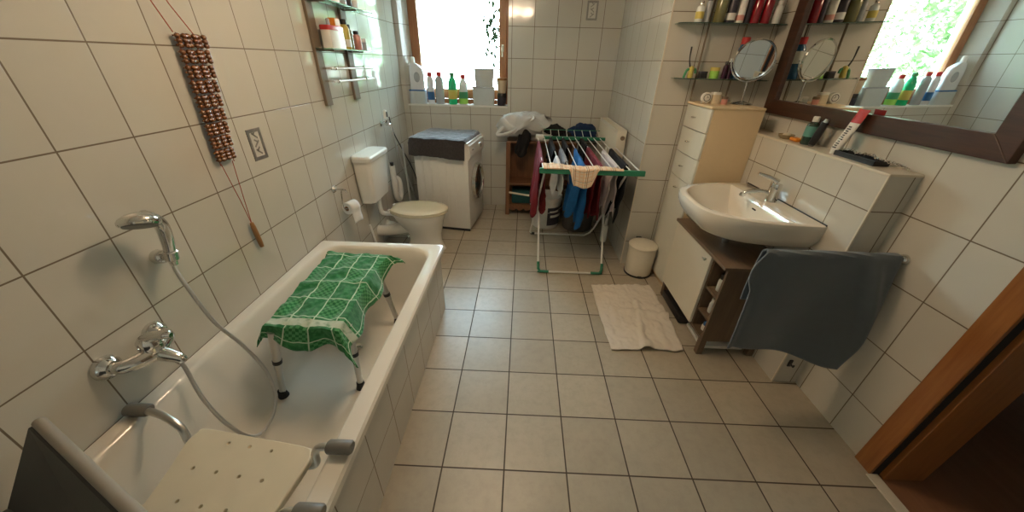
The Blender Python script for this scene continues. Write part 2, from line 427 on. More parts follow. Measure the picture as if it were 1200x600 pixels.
# hall beyond the door
struct(MB().box(XR, XR+1.6, YF-.2, YB, -.12, -.004).build('floor', 'hall_floor', smooth=False))
hw = MB(); hw.box(XR+1.5, XR+1.6, YF-.2, YB, 0, ZC); hw.box(XR+.2, XR+1.5, YF-.3, YF-.2, 0, ZC); hw.box(XR+.2, XR+1.5, 1.2, 1.3, 0, ZC)
struct(hw.build('wall_hall', 'hall_paint', smooth=False))
# door frame: casing on the bathroom side, dark rebate, jamb lining
d = MB(); d.box(XR-.018, XR, DY1-.012, .148, 0, DZ+.075, .004); d.box(XR-.018, XR, DY0-.075, DY0+.012, 0, DZ+.075, .004); d.box(XR-.018, XR, DY0+.012, DY1-.012, DZ-.01, DZ+.075, .004)
df = struct(d.build('door_1', 'wood_door', smooth=False))
g = MB(); g.box(XR-.004, XR+.03, DY1-.014, DY1, 0, DZ, .001); g.box(XR-.004, XR+.03, DY0, DY0+.014, 0, DZ, .001); g.build('door_seal', 'rubber', df, smooth=False)
j = MB(); j.box(XR+.03, XR+.22, DY1-.035, DY1, 0, DZ, .003); j.box(XR+.03, XR+.22, DY0, DY0+.035, 0, DZ, .003); j.box(XR+.03, XR+.22, DY0+.035, DY1-.035, DZ-.035, DZ, .003)
j.build('door_jamb', 'wood_door', df, smooth=False)
struct(MB().box(XR-.035, XR+.02, DY0, DY1-.014, 0, .008, .003).build('trim_6', 'grout_strip', smooth=False))
# window
fr = MB(); y0, y1 = YB+.152, YB+.215
fr.box(.118, .145, y0, y1, 1.243, WZ1, .003); fr.box(1.205, WX1, y0, y1, 1.243, WZ1, .003)
win = struct(fr.build('window_1', 'wood_window', smooth=False))
s_ = MB(); y0s, y1s = YB+.135, YB+.195
s_.box(.137, .222, y0s, y1s, 1.30, WZ1-.03, .006); s_.box(1.128, 1.213, y0s, y1s, 1.30, WZ1-.03, .006)
sash = s_.build('sash', 'wood_window', win, smooth=False)
rl = MB(); rl.box(.222, 1.128, y0s, y1s, 1.30, 1.405, .006); rl.box(.222, 1.128, y0s, y1s, WZ1-.12, WZ1-.03, .006)
rl.box(.145, 1.205, y0, y1, 1.243, 1.296, .003); rl.box(.145, 1.205, y0, y1, WZ1-.03, WZ1, .003); rl.build('sash_rail', 'wood_window_h', win, smooth=False)
MB().box(.222, 1.128, YB+.162, YB+.168, 1.405, WZ1-.12).build('pane', 'glass', win, smooth=False)
h = MB(); h.box(1.157, 1.183, y0s-.008, y0s, 1.80, 1.87, .003); h.tube([(1.17, y0s-.006, 1.85), (1.17, y0s-.04, 1.85), (1.17, y0s-.043, 1.84), (1.17, y0s-.04, 1.75)], .009, 8, 3)
h.build('window_handle', 'plastic_cream', win)

# ------------------------------------------------------------------ lamp, light, world
LMP = (1.30, .95, ZC)
lamp = thing('ceiling_light', 'ceiling lamp with five warm globe bulbs above the middle of the room', 'lamp', LMP)
MB().lathe([(.0, 0), (.11, 0), (.11, -.012), (.09, -.028), (.03, -.035), (.0, -.035)], LMP, cap=False).build('canopy', 'chrome', lamp)
for k in range(5):
    a = k*2*PI/5+.4; p = (LMP[0]+math.cos(a)*.17, LMP[1]+math.sin(a)*.17, LMP[2]-.13)
    arm = MB().tube([(LMP[0]+math.cos(a)*.05, LMP[1]+math.sin(a)*.05, LMP[2]-.03), (LMP[0]+math.cos(a)*.12, LMP[1]+math.sin(a)*.12, LMP[2]-.035), (p[0], p[1], p[2]+.055)], .008, 8, 4).build('lamp_arm', 'chrome', lamp)
    MB().sphere(p, .058, 3).build('bulb', 'bulb', arm)

w = bpy.data.worlds.new('sky'); bpy.context.scene.world = w; w.use_nodes = True
nt = w.node_tree; nt.nodes.clear()
wo = nt.nodes.new('ShaderNodeOutputWorld'); bg = nt.nodes.new('ShaderNodeBackground')
tc = nt.nodes.new('ShaderNodeTexCoord'); sp = nt.nodes.new('ShaderNodeSeparateXYZ'); mr = nt.nodes.new('ShaderNodeMapRange'); mx = nt.nodes.new('ShaderNodeMix'); mx.data_type = 'RGBA'
nt.links.new(tc.outputs['Generated'], sp.inputs[0]); nt.links.new(sp.outputs[2], mr.inputs[0]); mr.inputs[1].default_value = -.05; mr.inputs[2].default_value = .6
nt.links.new(mr.outputs[0], mx.inputs[0]); mx.inputs[6].default_value = (.76, .95, 1, 1); mx.inputs[7].default_value = (.56, .84, 1, 1)
nt.links.new(mx.outputs[2], bg.inputs[0]); bg.inputs[1].default_value = 28.0; nt.links.new(bg.outputs[0], wo.inputs[0])
pl = bpy.data.lights.new('window_portal', 'AREA'); pl.shape = 'RECTANGLE'; pl.size = 1.1; pl.size_y = 1.15; pl.cycles.is_portal = True
po = bpy.data.objects.new('window_portal', pl); C.objects.link(po); po.location = (.66, YB+.36, 1.84); po.rotation_euler = (-PI/2, 0, 0)

# ------------------------------------------------------------------ garden
struct(MB().box(-20, 20, YB+.4, 30, -.8, -.7).build('floor_garden', 'gravel', smooth=False))
def bush(cx, cy, z0, rx, ry, rz, n, label, size=.12, stem=True, seed=1, name='garden_shrub', cat='shrub', grp=None):
    rr = random.Random(seed); b = bmesh.new()
    for i in range(n):
        u = Vector((rr.gauss(0, 1), rr.gauss(0, 1), rr.gauss(0, 1))).normalized()*(rr.random()**.4)
        p = Vector((cx+u.x*rx, cy+u.y*ry, z0+rz+u.z*rz))
        m = Matrix.Rotation(rr.uniform(0, 6.28), 3, 'Z') @ Matrix.Rotation(rr.uniform(-1, 1), 3, 'X'); s = size*rr.uniform(.6, 1.3)
        q = [p+m @ Vector(v)*s for v in ((0, -.5, 0), (.28, -.1, .08), (.2, .3, .03), (0, .6, -.05), (-.2, .3, .03), (-.28, -.1, .08))]
        b.faces.new([b.verts.new(v) for v in q])
    mb = MB(); mb.merge(b)
    t = thing(name, label, cat, (cx, cy, -.7), grp)
    mb.build('foliage', 'foliage', t, smooth=False, recalc=False)
    if stem:
        s2 = MB(); s2.tube([(cx, cy, -.7), (cx+.05, cy, z0+rz*.5), (cx, cy+.05, z0+rz)], [.07, .05, .02], 8, 3); s2.build('trunk', 'bark', t)
bush(3.2, 7.4, -.5, 2.1, 1.0, 2.6, 9000, 'large leafy green garden tree right of the window view', .17, seed=3, name='garden_tree', cat='tree')
bush(-4.9, 8.2, -.5, 2.9, 1.2, 2.4, 9000, 'pale green hedge far to the left outside the window', .18, seed=5, name='garden_hedge', cat='hedge')
sp_ = thing('garden_sapling', 'thin dark leafed sapling seen through the upper right window corner', 'tree', (1.36, 5.0, -.7))
MB().tube([(1.36, 5.0, -.7), (1.37, 5.0, 1.2), (1.33, 5.0, 2.4)], [.03, .02, .008], 8, 3).tube([(1.36, 5.0, 1.8), (1.15, 5.0, 2.15), (.98, 5.0, 2.35)], .006, 6, 3).tube([(1.36, 5.0, 1.55), (1.12, 5.0, 1.8), (.98, 5.0, 1.95)], .005, 6, 3).build('trunk', 'bark', sp_)
b_ = bmesh.new(); rr = random.Random(4)
for i in range(150):
    p_ = Vector((rr.gauss(.97, .10), 5.0+rr.gauss(0, .12), rr.gauss(2.08, .17)))
    m_ = Matrix.Rotation(rr.uniform(0, 6.28), 3, 'Z') @ Matrix.Rotation(rr.uniform(-1.3, 1.3), 3, 'X')
    LS = rr.uniform(.06, .10)
    q_ = [p_+m_ @ Vector(v)*LS for v in ((0, -.5, 0), (.28, -.1, .08), (.2, .3, .03), (0, .6, -.05), (-.2, .3, .03), (-.28, -.1, .08))]
    b_.faces.new([b_.verts.new(v) for v in q_])
mb_ = MB(); mb_.merge(b_); mb_.build('foliage', pmat('dark_leaf', (.004, .007, .003), 1.0, spec=0), sp_, smooth=False, recalc=False)

# ------------------------------------------------------------------ bathtub
TX1, TY0, TY1, TZ = .898, -.64, 1.252, .55
cx, cy = TX1/2, (TY0+TY1)/2; hx, hy = TX1/2-.001, (TY1-TY0)/2
tub = thing('bathtub', 'cream enamel bathtub built in along the left wall behind a tiled front', 'bathtub', (cx, cy, 0))
rg = [rrect(cx, cy, hx-.006, hy-.006, .02, .505), rrect(cx, cy, hx, hy, .02, .512), rrect(cx, cy, hx, hy, .02, .54), rrect(cx, cy, hx-.008, hy-.008, .02, TZ),
      rrect(cx-.008, cy, hx-.060, hy-.06, .11, TZ), rrect(cx-.008, cy, hx-.069, hy-.07, .12, .546), rrect(cx-.006, cy, hx-.080, hy-.085, .13, .53),
      rrect(cx, cy, hx-.09, hy-.11, .14, .46), rrect(cx, cy, hx-.115, hy-.16, .15, .32), rrect(cx, cy-.0, hx-.14, hy-.21, .16, .20), rrect(cx, cy, hx-.17, hy-.25, .16, .155),
      rrect(cx, cy, hx-.22, hy-.30, .14, .14), rrect(cx, cy, hx-.3, hy-.4, .1, .137)]
MB().rings(rg, False, True).build('basin', 'enamel', tub, recalc=False)
ap = MB(); ap.box(.80, .868, TY0+.02, TY1-.03, 0, .505); ap.box(.01, .80, TY1-.09, TY1-.03, 0, .505)
ap.build('tiled_front', 'tile_left', tub, smooth=False)
MB().box(.845, .872, TY0+.02, TY1-.028, .49, .506, .002).build('mortar_joint', pmat('aged_sealant', (.16, .10, .06), .8, var=.6, nscale=40), tub, smooth=False)
MB().lathe([(0, .1375), (.028, .1375), (.033, .141), (.02, .145), (0, .146)], (cx, .62, 0), 20, cap=False).build('drain', 'chrome', tub)

# bath seat hanging on the rim
seat = thing('hanging_bath_chair', 'cream perforated plastic bath seat hung over the rim on curved metal arms', 'bath seat', (.5, -.36, .5))
def outline(pts, z, k=5): return [Vector((p.x, p.y, z)) for p in catmull([Vector((a, b, 0)) for a, b in pts], k, True)]
SO = [(.275, -.19), (.30, -.172), (.50, -.196), (.70, -.222), (.735, -.245), (.738, -.30), (.722, -.42), (.715, -.53), (.69, -.565), (.50, -.57), (.33, -.56), (.30, -.53), (.305, -.43), (.285, -.30), (.268, -.23)]
def inset(pts, z, d):
    c = Vector((.505, -.37, 0)); return [Vector((p.x+(c.x-p.x)*d, p.y+(c.y-p.y)*d, z)) for p in outline(pts, z)]
HO = [(.422, -.224), (.505, -.233), (.59, -.244), (.368, -.313), (.454, -.322), (.539, -.332), (.622, -.341), (.402, -.411), (.486, -.422), (.569, -.429), (.37, -.49), (.454, -.50), (.539, -.505), (.62, -.51)]
bd = MB().rings([inset(SO, .474, .03), inset(SO, .478, 0), inset(SO, .496, 0), inset(SO, .501, .008), inset(SO, .503, .025)]).build('seat_board', 'plastic_cream', seat, smooth=False)
for a, b in HO:
    cm = MB().lathe([(.0065, .44), (.0065, .54)], (a, b, 0), 10).build('cutter', 'rubber', seat)
    md = bd.modifiers.new('hole', 'BOOLEAN'); md.operation = 'DIFFERENCE'; md.object = cm; md.solver = 'EXACT'
    bpy.context.view_layer.update()
    dg = bpy.context.evaluated_depsgraph_get(); nm = bpy.data.meshes.new_from_object(bd.evaluated_get(dg)); bd.modifiers.clear(); bd.data = nm
    bpy.data.objects.remove(cm)
nm.materials.clear(); nm.materials.append(M['plastic_cream'])
for p_ in nm.polygons: p_.material_index = 0
def arm(pts, pad):
    a = MB().tube(pts, .0125, 12, 6).build('support_arm', 'alu', seat)
    (px, py, pz), ang = pad
    MB().lathe([(.0, -.042), (.017, -.042), (.021, -.036), (.021, .036), (.017, .042), (0, .042)], (px, py, pz), 16, sy=1.15, rot=R('Y', 90) @ R('X', ang), cap=False).build('grip_pad', 'plastic_grey', a)
arm([(.03, -.158, .572), (.12, -.165, .574), (.20, -.185, .566), (.245, -.20, .535), (.262, -.215, .49), (.30, -.23, .465), (.36, -.24, .462)], ((.062, -.158, .573), 0))
arm([(.888, -.26, .574), (.84, -.26, .574), (.79, -.262, .57), (.768, -.264, .545), (.764, -.266, .515), (.76, -.267, .487), (.735, -.268, .466), (.66, -.27, .462)], ((.858, -.26, .573), 0))
arm([(.03, -.50, .572), (.12, -.50, .574), (.20, -.50, .566), (.25, -.50, .535), (.275, -.50, .49), (.31, -.50, .465), (.37, -.50, .462)], ((.062, -.50, .573), 0))
arm([(.888, -.452, .574), (.84, -.452, .574), (.79, -.454, .57), (.768, -.456, .545), (.764, -.456, .515), (.755, -.456, .487), (.73, -.456, .466), (.66, -.456, .462)], ((.858, -.452, .573), 0))

# dark panel with a grey top rail at the near end of the tub
pn = thing('bath_end_screen', 'dark slanted panel with a grey beige top rail across the near end of the bathtub', 'screen', (.45, -.58, .552))
A, B = Vector((.333, -.447, .80)), Vector((.603, -.561, .80)); dd = (B-A).normalized(); nn = Vector((-dd.y, dd.x, 0))
A2 = A-dd*.27; B2 = B+dd*.12
MB().tube([A2+Vector((0, -.012, -.012)), B2+Vector((0, -.012, -.012))], .0145, 14).build('top_rail', pmat('grey_beige_rail', (.30, .27, .22), .4), pn)
q = MB()
def P4(p, o, z): v = p+nn*o; return (v.x, v.y, z)
q.rings([[P4(A2, -.16, .556), P4(B2, -.11, .556), P4(B2, -.13, .552), P4(A2, -.18, .552)], [P4(A2, -.012, .785), P4(B2, -.012, .785), P4(B2, -.032, .785), P4(A2, -.032, .785)]])
q.build('panel', pmat('dark_panel_plastic', (.05, .05, .047), .5), pn, smooth=False)

# bath stool + checked towel
st = thing('bath_stool', 'low bath stool with aluminium legs standing in the tub under a green towel', 'stool', (.41, .56, .14))
def sk(x, y): return x-(y-.6)*.10          # the stool stands slightly turned
corners = [(.60+.012, .34, .60, .325), (.30-.02, .27, .215, .25), (.565, .84, .625, .865), (.24, .86, .185, .90)]
def srect(hx_, hy_, z): return [Vector((.412, .615, 0))+R('Z', 4) @ (p-Vector((0, 0, z)))+Vector((0, 0, z)) for p in rrect(0, 0, hx_, hy_, .05, z)]
MB().rings([srect(.135, .31, .562), srect(.14, .315, .57), srect(.14, .315, .584), srect(.13, .305, .589)]).build('seat', 'plastic_white', st)
for (xt, yt, xb, yb) in corners:
    a, b = Vector((xt, yt, .575)), Vector((xb, yb, .15)); m_ = a.lerp(b, .55)
    lg = MB().tube([a, m_], .019, 14).tube([m_, b], .0155, 14).build('leg', 'alu', st)
    MB().tube([a.lerp(b, .42), a.lerp(b, .47)], .0215, 14).build('leg_collar', 'plastic_dark', lg)
    MB().tube([b+Vector((0, 0, .035)), b+Vector((0, 0, .015)), b+Vector((0, 0, -.008))], [.019, .021, .027], 14).build('rubber_foot', 'rubber', lg)
tw = MB()
def gtow(u, v):
    # cloth coordinates: s across, t along
    s = -.085+u*.54; t = -.125+v*.89
    if t < 0: t *= .62+.42*u
    W, Lg = .335, .70
    ox = s if s < 0 else (s-W if s > W else 0); oy = t if t < 0 else (t-Lg if t > Lg else 0)
    sc, tc_ = min(max(s, 0), W), min(max(t, 0), Lg)
    r = math.hypot(ox, oy); k = .35
    wav = .018*math.sin(s*24+1.2)+.006*math.sin(s*51)
    x = .27+sc+ox*k; y = .255+tc_+oy*k
    if oy < 0: y += wav*(-oy/.125)*1.2-.008; x += (u-.5)*.11*(-oy/.125)
    if oy > 0: y += wav*.3; x += (u-.5)*.05
    if ox > 0: x += .012+.012*math.sin(t*19)*(ox/.08)+ (.04*max(0, t-.55)/.2 if t > .55 else 0)
    if ox < 0: x -= .006+.012*math.sin(t*30)*(-ox/.085)
    z = .606+.013*nz(s*13, t*11, 2)+.007*nz(s*30, t*26, 5)+.009*math.exp(-((t-.33-.2*s)/.03)**2)
    if r > 0: z -= .93*max(0, r-.01)*(1 if oy >= 0 or True else 1)
    if oy < 0: z += .02*math.sin(s*24+.8)*(-oy/.125)
    if ox > 0 and t > .55: z += ox*.45*min(1, (t-.55)/.1)
    return Vector((x-.012-(y-.255)*.055, y+.022-(x-.43)*.03, z))
tw.sheet(gtow, 70, 110, (.50, .89))
tag(tw.build('green_towel', 'towel_green', solid=.004), 'green checked towel with white lines spread over the stool in the tub', 'towel')

# ------------------------------------------------------------------ shower and mixer on the left wall
mt = thing('bath_mixer_tap', 'chrome single lever bath mixer tap on the wall above the tub', 'tap', (0, -.03, .74))
for yy in (-.125, .055):
    MB().lathe([(.0, 0), (.042, 0), (.044, .006), (.040, .022), (.026, .038), (0, .040)], (0.001, yy, .752), 24, rot=R('Y', 90), cap=False).build('wall_rosette', 'chrome', mt)
b_ = MB(); b_.tube([(.02, -.125, .752), (.055, -.118, .748), (.078, -.085, .742), (.085, -.035, .738), (.078, .02, .742), (.055, .05, .748), (.02, .055, .752)], [.020, .024, .027, .034, .027, .024, .020], 14, 4)
b_.lathe([(.0, 0), (.034, 0), (.037, .02), (.034, .05), (.022, .066), (0, .068)], (.085, -.03, .745), 20, cap=False)
b_.tube([(.085, -.03, .735), (.12, -.028, .722), (.155, -.025, .705), (.165, -.025, .688)], [.030, .026, .020, .018], 12, 4)
b_.tube([(.095, .0, .735), (.10, .006, .70), (.10, .012, .66)], .0105, 10)
b_.build('mixer_body', 'chrome', mt)
MB().tube([(.085, -.03, .80), (.11, -.028, .812), (.15, -.024, .818), (.175, -.02, .815)], [.024, .020, .016, .010], 12, 4).build('lever', 'chrome', mt)
sh = thing('hand_shower', 'chrome hand shower resting in a wall holder with a looping metal hose', 'shower', (0, .2, 1.01))
hd = MB(); hd.lathe([(.0, 0), (.027, 0), (.029, .006), (.026, .03), (.017, .04), (0, .041)], (.001, .205, 1.01), 22, rot=R('Y', 90), cap=False)
hd.tube([(.03, .2, 1.012), (.06, .195, 1.016), (.078, .19, 1.02)], .013, 12); hd.lathe([(.019, -.02), (.023, -.015), (.023, .018), (.019, .022)], (.088, .187, 1.03), 18, rot=R('Y', 12))
hd.build('wall_holder', 'chrome', sh)
MB().tube([(.083, .186, .99), (.088, .187, 1.03), (.097, .195, 1.10), (.103, .195, 1.155), (.106, .175, 1.19), (.11, .15, 1.205)], [.013, .017, .021, .022, .023, .027], 14, 5).build('shower_handle', 'chrome', sh)
axis = Vector((.25, -.42, -.87)).normalized(); q_ = Vector((0, 0, 1)).rotation_difference(-axis).to_matrix()
HC = Vector((.115, .125, 1.205))
hh = MB().lathe([(.0, -.020), (.050, -.020), (.056, -.014), (.057, -.004), (.050, .008), (.034, .020), (.018, .026), (0, .027)], HC, 32, rot=q_, cap=False).build('shower_head', 'chrome', sh)
MB().lathe([(.0, -.0225), (.046, -.0225), (.047, -.019), (0, -.019)], HC, 32, rot=q_, cap=False).build('spray_face', 'plastic_grey', hh)
MB().tube([(.083, .186, .995), (.09, .175, .965), (.12, .159, .886), (.16, .155, .723), (.20, .185, .564), (.25, .186, .40), (.285, .138, .27), (.285, .052, .20), (.265, -.02, .21), (.22, -.046, .318), (.16, -.033, .464), (.112, .005, .60), (.101, .012, .665)], .0075, 10, 8).build('shower_hose', 'hose', sh)

# ------------------------------------------------------------------ bead massage strap
bs = thing('bead_massager', 'hanging strap of nine dark wooden bead rows on red strings with wooden handle', 'massage strap', (.02, .7, .8))
sg = MB(); 
sg.tube([(.012, .58, 2.10), (.018, .625, 1.88), (.02, .665, 1.785)], .0022, 6); sg.tube([(.012, .605, 2.10), (.018, .70, 1.88), (.02, .76, 1.785)], .0022, 6)
for q0 in (.64, .725):
    sg.tube([(.02, q0+.035, 1.785), (.02, q0, 1.255)], .002, 6)
sg.tube([(.02, .645, 1.26), (.018, .675, 1.07), (.018, .688, .94)], .0018, 6); sg.tube([(.02, .715, 1.26), (.018, .70, 1.07), (.018, .690, .94)], .0018, 6)
sg.build('string', 'string', bs)
for k in range(9):
    f = k/8; z = 1.757-.0575*k; yc = .738-.055*f; wd = .148-.05*f
    r_ = MB()
    for zz in (-.0165, 0, .0165):
        for j_ in range(6):
            yy = yc-wd/2+wd*(j_+.5)/6
            r_.lathe([(.0, -.0115), (.006, -.0105), (.0105, -.004), (.0105, .004), (.006, .0105), (0, .0115)], (.022+.006*(j_ % 2), yy, z+zz), 8, sy=1.0, rot=R('X', 90), cap=False)
        r_.tube([(.018, yc-wd/2-.004, z+zz), (.018, yc+wd/2+.004, z+zz)], .0035, 6)
    r_.build('bead_row', 'wood_bead', bs)
MB().lathe([(0, -.075), (.010, -.073), (.012, -.05), (.013, 0), (.012, .05), (.009, .073), (0, .076)], (.02, .692, .868), 14, rot=R('X', 4), cap=False).build('wooden_handle', 'wood_handle', bs)
MB().lathe([(0, 0), (.012, 0), (.012, .006), (.005, .012), (.005, .03), (.009, .034), (0, .036)], (0, .592, 2.10), 12, rot=R('Y', 90), cap=False).build('wall_hook', 'chrome', bs)

# ------------------------------------------------------------------ glass shelf unit on the left wall
gs = thing('glass_wall_shelf', 'glass shelf unit with two flat metal uprights and towel rails, left wall', 'shelf', (0, 2.0, 1.4))
for ya, yb_ in ((1.714, 1.80), (2.19, 2.285)):
    MB().box(.001, .022, ya, yb_, 1.40, 2.4, .004).build('upright', 'shelf_alu', gs, smooth=False)
for z in (1.755, 2.03):
    gl = MB().box(.025, .135, 1.715, 2.56, z, z+.006, .002).build('glass_shelf', 'glass_shelf', gs, smooth=False)
    MB().box(.1352, .137, 1.715, 2.56, z, z+.006).build('glass_edge', 'glass_edge', gl, smooth=False)
    for yy in (1.757, 2.237):
        br = MB(); br.box(.02, .13, yy-.006, yy+.006, z-.012, z-.001, .002); br.box(.02, .05, yy-.03, yy+.03, z-.008, z-.001, .002)
        br.build('shelf_bracket', 'shelf_alu', gs, smooth=False)
for z, xo in ((1.64, .11), (1.56, .115)):
    rr_ = MB().tube([(xo, 1.70, z), (xo, 2.42, z-.006)], .0075, 10).build('towel_rail', 'white_metal', gs)
    for yy in (1.757, 2.237):
        k_ = MB(); k_.tube([(.02, yy, z), (xo, yy, z)], .006, 8); k_.sphere((xo, yy, z), .012, 2); k_.build('rail_bracket', 'chrome', rr_)

# ---- generic bottles and boxes
def bottle(name, x, y, z, r, h, mat, cap, label, cat='bottle', capr=.5, caph=.16, lab=None, sy=1.0, sq=False, neck=.12, group=None, labz=(.2, .6)):
    t = thing(name, label, cat, (x, y, z), group)
    hb = h*(1-caph)
    pr_ = [(0, 0), (r*.92, 0), (r, .006), (r, hb*(1-neck*1.8)), (r*.9, hb*(1-neck)), (r*capr*.8, hb*(1-.2*neck)), (r*capr*.8, hb), (0, hb)]
    MB().lathe(pr_, (x, y, z), 8 if sq else 20, sy=sy, rot=R('Z', 22.5) if sq and sy == 1 else None, cap=False).build('body', mat, t)
    MB().lathe([(0, hb-.002), (r*capr, hb-.002), (r*capr, h-.003), (r*capr*.85, h), (0, h)], (x, y, z), 16, sy=sy, cap=False).build('cap', cap, t)
    if lab: MB().lathe([(r*1.012, hb*labz[0]), (r*1.012, hb*labz[1])], (x, y, z), 20, sy=sy, cap=False).build('label_band', lab, t, recalc=True)
    return t
GRP = {}
def jar(name, x, y, z, r, h, mat, lid, label, cat='jar', group=None):
    t = thing(name, label, cat, (x, y, z), group)
    MB().lathe([(0, 0), (r*.95, 0), (r, .004), (r, h*.68), (0, h*.68)], (x, y, z), 22, cap=False).build('body', mat, t)
    MB().lathe([(0, h*.68), (r*1.04, h*.68), (r*1.04, h-.003), (r, h), (0, h)], (x, y, z), 22, cap=False).build('lid', lid, t)
    return t
def sqbox(name, x0, x1, y0, y1, z, h, mat, lid, label, cat='box', lidh=.018, group=None, taper=.0):
    cx_, cy_ = (x0+x1)/2, (y0+y1)/2; hx_, hy_ = (x1-x0)/2, (y1-y0)/2
    t = thing(name, label, cat, (cx_, cy_, z), group)
    MB().rings([rrect(cx_, cy_, hx_*(1-taper), hy_*(1-taper), .012, z, 3), rrect(cx_, cy_, hx_*.97, hy_*.97, .014, z+h-lidh, 3)]).build('body', mat, t)
    MB().rings([rrect(cx_, cy_, hx_, hy_, .014, z+h-lidh, 3), rrect(cx_, cy_, hx_, hy_, .014, z+h-.004, 3), rrect(cx_, cy_, hx_*.96, hy_*.96, .014, z+h, 3)]).build('lid', lid, t)
    return t
S2 = 1.762   # top of the lower left shelf
sqbox('plastic_box', .045, .115, 1.775, 1.99, S2, .135, 'label_white', 'cap_red', 'white box with red lid on the lower glass shelf, left wall', lidh=.028)
z_ = MB().box(.05, .10, 1.905, 1.985, S2+.136, S2+.185, .004).build('orange_box', 'orange', smooth=False)
tag(z_, 'small orange box on top of the white box with red lid', 'box')
tag(MB().lathe([(0, 0), (.012, 0), (.012, .035), (.006, .04), (0, .04)], (.08, 1.845, S2+.136), 12, cap=False).build('small_vial', 'bottle_grey'), 'tiny grey vial on the white box beside the orange box', 'vial')
bottle('medicine_bottle', .08, 2.075, S2, .035, .19, 'label_yellow', 'cap_black', 'bottle with pale yellow label and black cap on left glass shelf', lab='label_white', capr=.75, labz=(.1, .4))
bottle('dark_bottle', .07, 2.155, S2, .030, .165, 'olive', 'cap_black', 'olive brown bottle right of the yellow label bottle, left glass shelf', capr=.7)
bottle('pink_bottle', .08, 2.27, S2, .033, .13, 'label_pink', 'cap_black', 'pinkish bottle near the right end of the lower left glass shelf', capr=.6)
jar('small_jar', .08, 2.38, S2, .028, .085, 'bottle_grey', 'label_white', 'small grey jar at the right end of the lower left shelf')
S3 = 2.037
sqbox('carton', .05, .11, 1.85, 2.03, S3, .10, 'label_pink', 'orange', 'red and orange carton on the upper glass shelf, left wall', lidh=.04)
bottle('pump_bottle', .08, 2.11, S3, .034, .16, 'bottle_grey', 'plastic_white', 'grey bottle on the upper glass shelf next to the orange carton')
bottle('black_bottle', .08, 2.22, S3, .028, .14, 'label_dark', 'cap_black', 'black bottle on the upper glass shelf of the left wall', capr=.7)
jar('cream_jar', .08, 2.33, S3, .03, .06, 'bottle_white', 'label_white', 'white jar near the right end of the upper left shelf')

# ------------------------------------------------------------------ toilet
to = thing('toilet', 'cream toilet bowl with closed lid on a pedestal against the left wall', 'toilet', (.45, 2.2, 0))
TY = 2.205
def egg(cxx, w, l, z, n=36, dx=0, flat=.0):
    pts = []
    for k in range(n):
        a = 2*PI*k/n; c_, s_ = math.cos(a), math.sin(a)
        x = cxx+dx+(c_*l/2 if c_ > 0 else max(c_, -.86)*l/2*1.0)
        pts.append(Vector((x, TY+s_*w/2*(1 if c_ > 0 else (1-.18*c_*c_)), z)))
    return pts
bw = MB().rings([egg(.50, .22, .42, 0, dx=-.03), egg(.50, .205, .40, .02, dx=-.03), egg(.49, .19, .34, .10, dx=-.02), egg(.47, .20, .34, .17), egg(.45, .27, .42, .25), egg(.43, .335, .50, .33), egg(.425, .36, .545, .385), egg(.425, .355, .545, .40), egg(.425, .30, .49, .402)])
bw.tube([(.30, TY, .24), (.18, TY, .20), (.06, TY, .18), (.0, TY, .18)], [.075, .06, .055, .055], 18, 3)
bw.build('bowl', 'ceramic', to)
MB().rings([egg(.43, .375, .575, .402), egg(.43, .385, .585, .408), egg(.43, .385, .585, .418), egg(.43, .37, .57, .424)]).build('seat_ring', 'seatcream', to)
MB().rings([egg(.43, .375, .58, .425), egg(.43, .392, .592, .429), egg(.43, .392, .592, .438), egg(.43, .37, .57, .447), egg(.43, .28, .46, .453), egg(.43, .1, .2, .455)]).build('lid', 'seatcream', to)
hg = MB()
for s in (-.075, .075): hg.tube([(.165, TY+s-.02, .43), (.165, TY+s+.02, .43)], .011, 10)
hg.build('hinge', 'plastic_white', to)
ci = thing('toilet_cistern', 'white plastic wall mounted cistern with flush pipe to the left of the toilet', 'cistern', (0, 2.12, .56))
def cr(z, x1, ya, yb_, rad=.035):
    hx_, hy_ = x1/2, (yb_-ya)/2; return rrect(hx_, (ya+yb_)/2, hx_, hy_, rad, z, 5)
MB().rings([cr(.565, .125, 1.945, 2.30), cr(.575, .135, 1.935, 2.31), cr(.78, .15, 1.92, 2.325), cr(.945, .158, 1.912, 2.333)]).build('tank', 'ceramic', ci)
MB().rings([cr(.945, .168, 1.902, 2.343), cr(.975, .17, 1.90, 2.345), cr(.988, .16, 1.91, 2.335), cr(.992, .13, 1.93, 2.31)]).build('tank_lid', 'plastic_white', ci)
MB().tube([(.075, 2.16, .57), (.075, 2.16, .44), (.085, 2.165, .395), (.12, 2.18, .375), (.17, 2.20, .37), (.20, TY, .365)], [.022]*6, 14, 5).build('flush_pipe', 'plastic_white', ci)
# paper holder + roll
ph = thing('toilet_paper_holder', 'chrome toilet paper holder on the left wall beside the cistern', 'paper holder', (0, 1.56, .83))
x_ = MB(); x_.lathe([(0, 0), (.027, 0), (.028, .006), (.022, .016), (0, .018)], (.001, 1.555, .832), 20, rot=R('Y', 90), cap=False)
x_.tube([(.01, 1.555, .832), (.07, 1.553, .832), (.088, 1.56, .826), (.088, 1.585, .80)], .0065, 10, 5); x_.tube([(.07, 1.553, .832), (.062, 1.545, .80), (.06, 1.542, .70), (.075, 1.54, .682), (.115, 1.56, .68)], .0045, 8, 5); x_.build('holder_arm', 'chrome', ph)
rl_ = thing('toilet_paper_roll', 'toilet paper roll with a loose end hanging from the chrome holder', 'toilet paper', (.10, 1.575, .63))
rc = Vector((.10, 1.575, .685)); rq = R('Z', 72) @ R('Y', 90)
MB().lathe([(.019, -.046), (.047, -.046), (.047, .046), (.019, .046), (.019, -.046)], rc, 26, rot=rq, cap=False).build('roll', 'paper', rl_)
